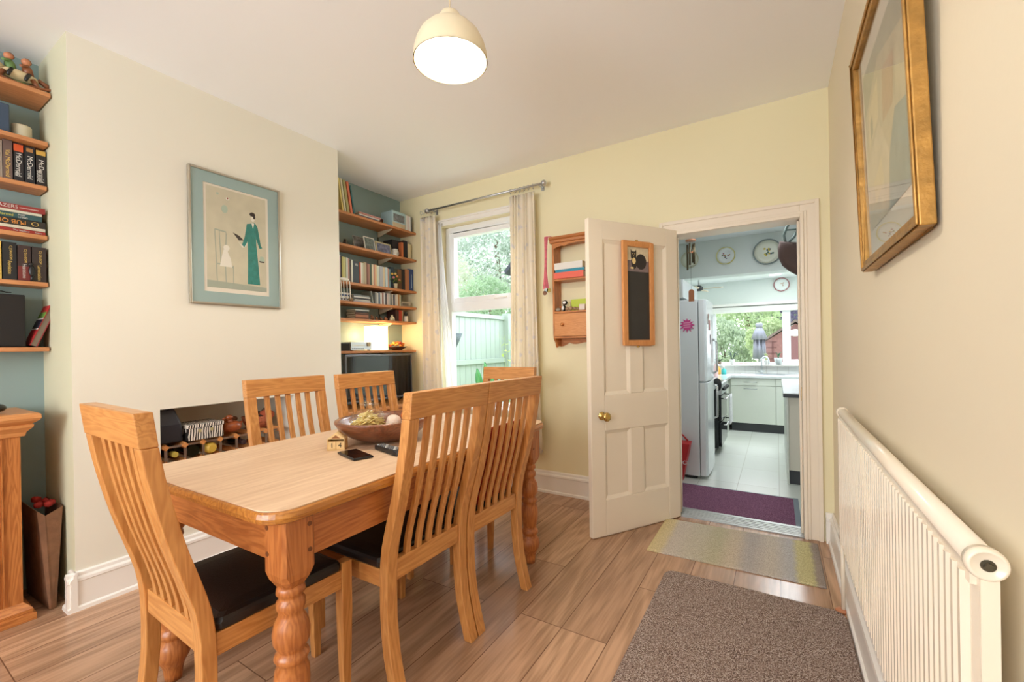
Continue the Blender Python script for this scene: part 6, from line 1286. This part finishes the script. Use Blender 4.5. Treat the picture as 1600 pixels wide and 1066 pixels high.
# red shopping bag
t = thing('shopping_bag', 'red shopping bag with white lettering on the kitchen floor, cut off by the door edge', 'bag', (-.86, 4.4, ZK))
RED = mat('red_bag', L(196, 40, 42), .45, bump=.15, bscale=20)
b0 = onz(ZK, 1061.5, 752); by = 4.36
xr0, xr1 = ony(by, 1064, 752).x, ony(by, 1077.5, 692).x; zt_ = ony(by, 1077, 692).z
part(t, 'bag_body', MB().loft([[(xr0-.28, by, ZK+.002), (xr0+.01, by, ZK+.002), (xr0+.01, by+.11, ZK+.002), (xr0-.28, by+.11, ZK+.002)], [(xr1-.42, by-.01, zt_), (xr1, by-.01, zt_-.015), (xr1, by+.14, zt_-.01), (xr1-.42, by+.14, zt_)]]), RED, bevel=.004)
part(t, 'handle', MB().tube([(xr1-.25, by+.1, zt_-.005), (xr1-.22, by+.1, zt_+.05), (xr1-.08, by+.1, zt_+.05), (xr1-.03, by+.1, zt_-.005)], .008, 6), RED)
c = ony(by-.012, 1067, 723); text(t, 'GL', .052, WHT, (c.x-.004, by-.0115, c.z), (1, 0, -.03), (0, 0, 1), align='LEFT')
# doormat
m = MB().box(-.85, .08, 3.30, 4.30, ZK+.0005, ZK+.009, 0); t = thing('doormat', 'purple ribbed doormat with a grey rubber edge inside the kitchen door', 'doormat', (-.38, 3.8, ZK))
part(t, 'pile', MB().box(-.85, .098, 3.31, 4.305, ZK+.004, ZK+.010), carpet('purple_mat', [L(96, 58, 78), L(156, 108, 134)], 170)); part(t, 'rubber_edge', MB().box(-.89, .135, 3.27, 4.34, ZK+.0005, ZK+.004).box(.0985, .134, 3.27, 4.34, ZK+.004, ZK+.0055), mat('grey_rubber', L(118, 126, 136), .6))
# ================================================================== GARDEN
GZ = -.30
struct('floor', MB().box(-30, 30, YK+.1, 45, GZ-.1, GZ).box(-30, KX0-.1, YE+WT, YK+.1, GZ-.1, GZ), mat('lawn', L(190, 200, 160), .95, noise=.12, nscale=3))
def leaves(c, r, n, size, seed, droop=0, flat_=1):
    rnd = random.Random(seed); q = MB(); vs = []; fs = []
    for i in range(n):
        while True:
            p = Vector([rnd.uniform(-1, 1) for _ in range(3)])
            if p.length <= 1: break
        k_ = p.length; p = p/max(k_, .01)*(k_**.45)
        bump_ = 1+.22*sin(p.x*5+seed)*cos(p.z*6+seed)+.12*sin(p.y*9+p.z*11)
        o = Vector(c)+Vector((p.x*r[0], p.y*r[1], p.z*r[2]))*bump_
        d = Vector([rnd.uniform(-1, 1) for _ in range(3)]); d.z -= droop; d.normalize(); e = d.cross(Vector([rnd.uniform(-1, 1) for _ in range(3)])).normalized()
        L_ = size*rnd.uniform(.6, 1.3); b = len(vs); vs += [o-d*L_, o+e*L_*.4, o+d*L_, o-e*L_*.4]; fs.append((b, b+1, b+2, b+3))
    return q.add(vs, fs)
def leafmat(name, c):
    if name in MATS: return MATS[name]
    m = cloth(name, c, .3); return m
def tree(name, label, c, r, n, size, col, seed, droop=0, trunk=.12, group='trees and shrubs in the garden', cat='tree'):
    t = thing(name, label, cat, (c[0], c[1], GZ), 0, group)
    part(t, 'crown', leaves(c, r, n, size, seed, droop), leafmat('leaf_%d_%d_%d' % col, L(*col)), kind='stuff')
    part(t, 'trunk', MB().tube([(c[0], c[1], GZ), (c[0]+.1*r[0], c[1], (GZ+c[2])/2), (c[0], c[1], c[2]+r[2]*.3)], [trunk, trunk*.8, trunk*.4], 8), mat('bark', L(110, 92, 76), .9, noise=.3, nscale=10))
# seen through the dining window
c = ony(15, 775, 400); tree('tree', 'large pale grey-green tree filling the upper dining window', (c.x, 15, c.z), (2.5, 1.6, 2.35), 14000, .1, (196, 208, 198), 1, 0, .2)
c = ony(9.5, 765, 470); tree('shrub', 'bright green rounded shrub above the fence outside the dining window', (c.x, 9.5, c.z-.35), (1.15, .8, .9), 9000, .05, (166, 190, 158), 2, 0, .08, cat='shrub')
c = ony(11.5, 722, 450); tree('shrub', 'pale loose shrub at the left of the dining window view', (c.x-.3, 11.5, c.z-.2), (.8, .8, 1.3), 4000, .06, (196, 204, 184), 3, 0, .08, cat='shrub')
fxx = -3.7; FN = mat('fence_paint', L(150, 164, 156), .7, noise=.03, nscale=10)
ft = onx(fxx, 740, 493).z; fm = onx(fxx, 740, 565.5).z; fe = onx(fxx, 787, 520).y
t = thing('garden_fence', 'pale painted board fence outside the dining window', 'fence', (fxx, 4.8, GZ))
nb_ = 0; y = 3.4
while y < fe-.02:
    part(t, 'fence_board', MB().box(fxx-.02, fxx, y+.003, min(y+.122, fe), GZ, ft-.03), FN, bevel=.002); y += .125
part(t, 'top_rail', MB().box(fxx-.03, fxx+.03, 3.4, fe, ft-.03, ft+.03), FN, bevel=.004); part(t, 'middle_rail', MB().box(fxx, fxx+.035, 3.4, fe, fm-.035, fm+.035), FN, bevel=.004)
part(t, 'post', MB().box(fxx-.03, fxx+.09, fe, fe+.12, GZ, ft+.07), FN, bevel=.005)
solo('garden_wall', MB().box(fxx+.095, -2.2, fe+.3, fe+.42, GZ, ft-.12), mat('white_render', L(226, 232, 228), .8), 'low white wall beyond the end of the pale fence', 'wall')
def stems(name, label, c, n, h, sp, col, seed, leaf=.05):
    rnd = random.Random(seed); t = thing(name, label, 'plant', c); q = MB(); vs = []; fs = []
    for i in range(n):
        a_ = rnd.uniform(0, 6.28); hh = h*rnd.uniform(.6, 1); b = Vector(c)+Vector((rnd.uniform(-.06, .06), rnd.uniform(-.06, .06), 0)); tip = b+Vector((sp*cos(a_)*rnd.random(), sp*sin(a_)*rnd.random(), hh)); q.tube([b, (b+tip)/2+Vector((.02, 0, .03)), tip], [.004, .003, .001], 4)
        for k_ in range(12):
            o = b+(tip-b)*rnd.uniform(.25, 1); d = Vector((rnd.uniform(-1, 1), rnd.uniform(-1, 1), rnd.uniform(-.4, .6))).normalized()*leaf; e = d.cross(Vector((0, 0, 1))).normalized()*leaf*.22; o2 = len(vs); vs += [o, o+d*.5+e, o+d, o+d*.5-e]; fs.append((o2, o2+1, o2+2, o2+3))
    part(t, 'stems', q, leafmat('stem_%d_%d_%d' % col, L(*col)), kind='stuff'); part(t, 'foliage', MB().add(vs, fs), leafmat('stem_%d_%d_%d' % col, L(*col)), kind='stuff')
c = onx(fxx+.15, 786, 590); stems('bamboo', 'feathery yellow-green climbing plant by the fence post', (c.x+.45, c.y-.3, GZ), 40, 1.75, .45, (176, 196, 110), 4, .09)
c = ony(4.3, 722, 590); stems('shrub', 'small fine grey-green plant at the foot of the fence', (c.x, 4.3, GZ), 26, 1.05, .3, (110, 140, 116), 5, .05)
c = ony(3.9, 750, 590); t = thing('large_leaf_plant', 'plant with large glossy green leaves below the dining window', 'plant', (c.x, 3.9, GZ))
for k_, (u, v, w_) in enumerate(((748, 590, .05), (758, 580, .04), (766, 592, .05))):
    tip = ony(3.9, u-3+2*k_, v-14); base = ony(3.9, u+3, v+24); rings = []
    for i in range(9):
        f = i/8; p = base+(tip-base)*f; ww = w_*sin(pi*min(1, f*.96+.03))**.8; rings.append([p+Vector((-ww, .01*f, 0)), p+Vector((0, -.008, 0)), p+Vector((ww, .01*f, 0)), p+Vector((0, .004, 0))])
    part(t, 'leaf', MB().loft(rings, 0, True), mat('glossy_leaf', L(70, 140, 80), .3))
    part(t, 'stem', MB().tube([(c.x, 3.9, GZ), (base.x, 3.9, base.z)], .008, 6), mat('glossy_leaf', L(70, 140, 80)))
c = onx(fxx+.08, 712, 532); t = thing('hanging_basket', 'dark half-cone basket fixed to the fence', 'basket', (fxx+.06, c.y, c.z-.12))
part(t, 'basket_body', MB().loft([[(fxx+.036+r*max(0, sin(pi*i/12)), c.y-.02+r*cos(pi*i/12), c.z+zz) for i in range(13)] for r, zz in ((.02, -.17), (.09, -.02), (.14, .09))], 0, True), mat('dark_wicker', L(84, 94, 100), .8, noise=.3, nscale=60))
c = ony(8.2, 793, 427); d = ony(8.2, 812, 405)
t = thing('shed', "white outbuilding with a dark sloping roof edge beyond the shrubs", 'building', (c.x+.8, 8.8, GZ))
part(t, 'wall', MB().prism([(c.x+.06, GZ), (c.x+1.4, GZ), (c.x+1.4, c.z+.3), (c.x+.75, c.z+.75), (c.x+.06, c.z-.02)], 'y', 8.25, 9.4), mat('white_render', L(226, 232, 228), .8)); part(t, 'roof', MB().prism([(c.x-.04, c.z-.03), (c.x+.75, c.z+.80), (c.x+.75, c.z+.90), (c.x-.06, c.z+.05)], 'y', 8.15, 9.45), mat('dark_roof', L(50, 54, 62), .6))
# seen through the kitchen window
c = ony(19, 1135, 540); tree('willow', 'soft pale willow-like tree at the left of the kitchen window view', (c.x-.25, 19.6, c.z-.1), (1.4, .8, 1.05), 9000, .075, (180, 196, 172), 11, 1.5, .12)
c = ony(22, 1165, 505); tree('tree', 'fresh green tree behind the willow in the garden', (c.x, 22, c.z+.5), (1.4, 1., 1.7), 7000, .09, (188, 206, 168), 12, 0, .15)
c = ony(26, 1205, 500); tree('tree', 'purple-leaved tree behind the garden parasol', (c.x+.1, 26, c.z+1.0), (1.7, 1.3, 1.6), 8000, .1, (132, 124, 160), 13, 0, .15)
c = ony(17.4, 1203, 525); tree('shrub', 'light green shrub between the parasol and the shed', (c.x, 17.4, c.z-.1), (.7, .35, .62), 5000, .06, (190, 206, 166), 14, 0, .08, cat='shrub')
c = ony(30, 1243, 497); tree('tree', 'green tree above the shed roof at the right', (c.x+1.2, 30, c.z+.6), (1.7, 1, 1.9), 6000, .12, (192, 210, 172), 15, 0, .12)
c = ony(30, 1125, 497); tree('tree', 'dark green tree at the far left behind the willow', (c.x-1.9, 30, c.z+.9), (2.8, 1, 2.5), 8000, .13, (160, 182, 150), 16, 0, .2)
py_ = 10.5; a_ = ony(py_, 1186, 505); b_ = ony(py_, 1184, 563)
t = thing('parasol', 'closed grey garden parasol standing on the lawn', 'parasol', (a_.x, py_, GZ)); sc_ = (a_.z-b_.z)
GRP = mat('parasol_cloth', L(106, 108, 120), .8)
part(t, 'pole', MB().tube([(a_.x, py_, GZ), (a_.x, py_, a_.z-.02)], .022), mat('pole_grey', L(120, 122, 124), .5)); part(t, 'base', MB().lathe([(.0, 0), (.22, 0), (.22, .06), (.04, .09), (.0, .09)], a_.x, py_, GZ), DKT)
def fold(z_, r, am, n=32, ph=0): return [(a_.x+(r+am*cos(8*2*pi*i/n+ph))*cos(2*pi*i/n), py_+(r+am*cos(8*2*pi*i/n+ph))*sin(2*pi*i/n), z_) for i in range(n)]
part(t, 'canopy', MB().loft([fold(a_.z-.42*sc_, .075, .02), fold(a_.z-.3*sc_, .085, .02), fold(b_.z+.02, .10, .028), fold(a_.z-.9*sc_, .1, .02)][:2]+[fold(b_.z+.03, .1, .028)], 0, True), GRP)
part(t, 'valance', MB().loft([fold(a_.z-.1, .055, .006), fold(a_.z-.2*sc_-.02, .085, .012), fold(a_.z-.44*sc_, .14, .018), fold(a_.z-.44*sc_, .12, .018)], 0, True), GRP); part(t, 'cap', MB().lathe([(.06, -.1), (.07, -.02), (.05, .0), (.0, .005)], a_.x, py_, a_.z), GRP)
solo('table', MB().lathe([(.0, 0), (.14, 0), (.02, .03), (.02, .6), (.12, .63), (.12, .65), (.0, .65)], a_.x-.02, py_-.45, GZ, 20), DKT, 'small dark round garden table in front of the parasol', 'table')
sy = 15; P2 = lambda u, v: ony(sy, u, v)
t = thing('garden_shed', 'reddish brown timber shed with a white oval sign in the garden', 'shed', (P2(1230, 560).x, sy+.8, GZ))
ap_ = P2(1243, 503); el = P2(1190, 536); er = P2(1275, 524); wl = P2(1195, 536).x
BRD = mat('shed_boards', L(130, 92, 92), .8, noise=.12, nscale=12)
part(t, 'front_wall', MB().prism([(wl, GZ), (er.x, GZ), (er.x, er.z), (ap_.x, ap_.z-.05), (wl, P2(1195, 534).z)], 'y', sy, sy+1.8), BRD)
for k_ in range(9):
    zz = GZ+.15+k_*.17
    xr_ = P2(1214, 560).x; xl_ = wl if zz < el.z-.02 else wl+(zz-el.z)*((ap_.x-el.x)/(ap_.z-el.z))
    if xl_ < xr_: part(t, 'cladding_line', MB().box(xl_, xr_, sy-.012, sy-.001, zz, zz+.018), mat('shed_line', L(92, 60, 62), .8))
part(t, 'door', MB().box(P2(1229, 560).x, P2(1248, 560).x, sy-.02, sy-.001, GZ+.05, P2(1240, 524).z), mat('shed_door', L(122, 84, 88), .8)); part(t, 'post', MB().box(P2(1207, 560).x, P2(1208.5, 560).x, sy-.03, sy-.013, GZ, P2(1207, 535).z), mat('shed_line', L(92, 60, 62)))
for p, q_ in ((el, ap_), (ap_, er)):
    part(t, 'roof', MB().prism([(p.x, p.z), (q_.x, q_.z), (q_.x, q_.z+.07), (p.x, p.z+.07)], 'y', sy-.1, sy+1.9), mat('shed_roof', L(110, 96, 92), .8))
c = P2(1242.5, 520); q = MB().prism([(c.x+.17*cos(2*pi*i/24), c.z+.1*sin(2*pi*i/24)) for i in range(24)], 'y', sy-.045, sy-.021); part(t, 'oval_sign', q, WHT)
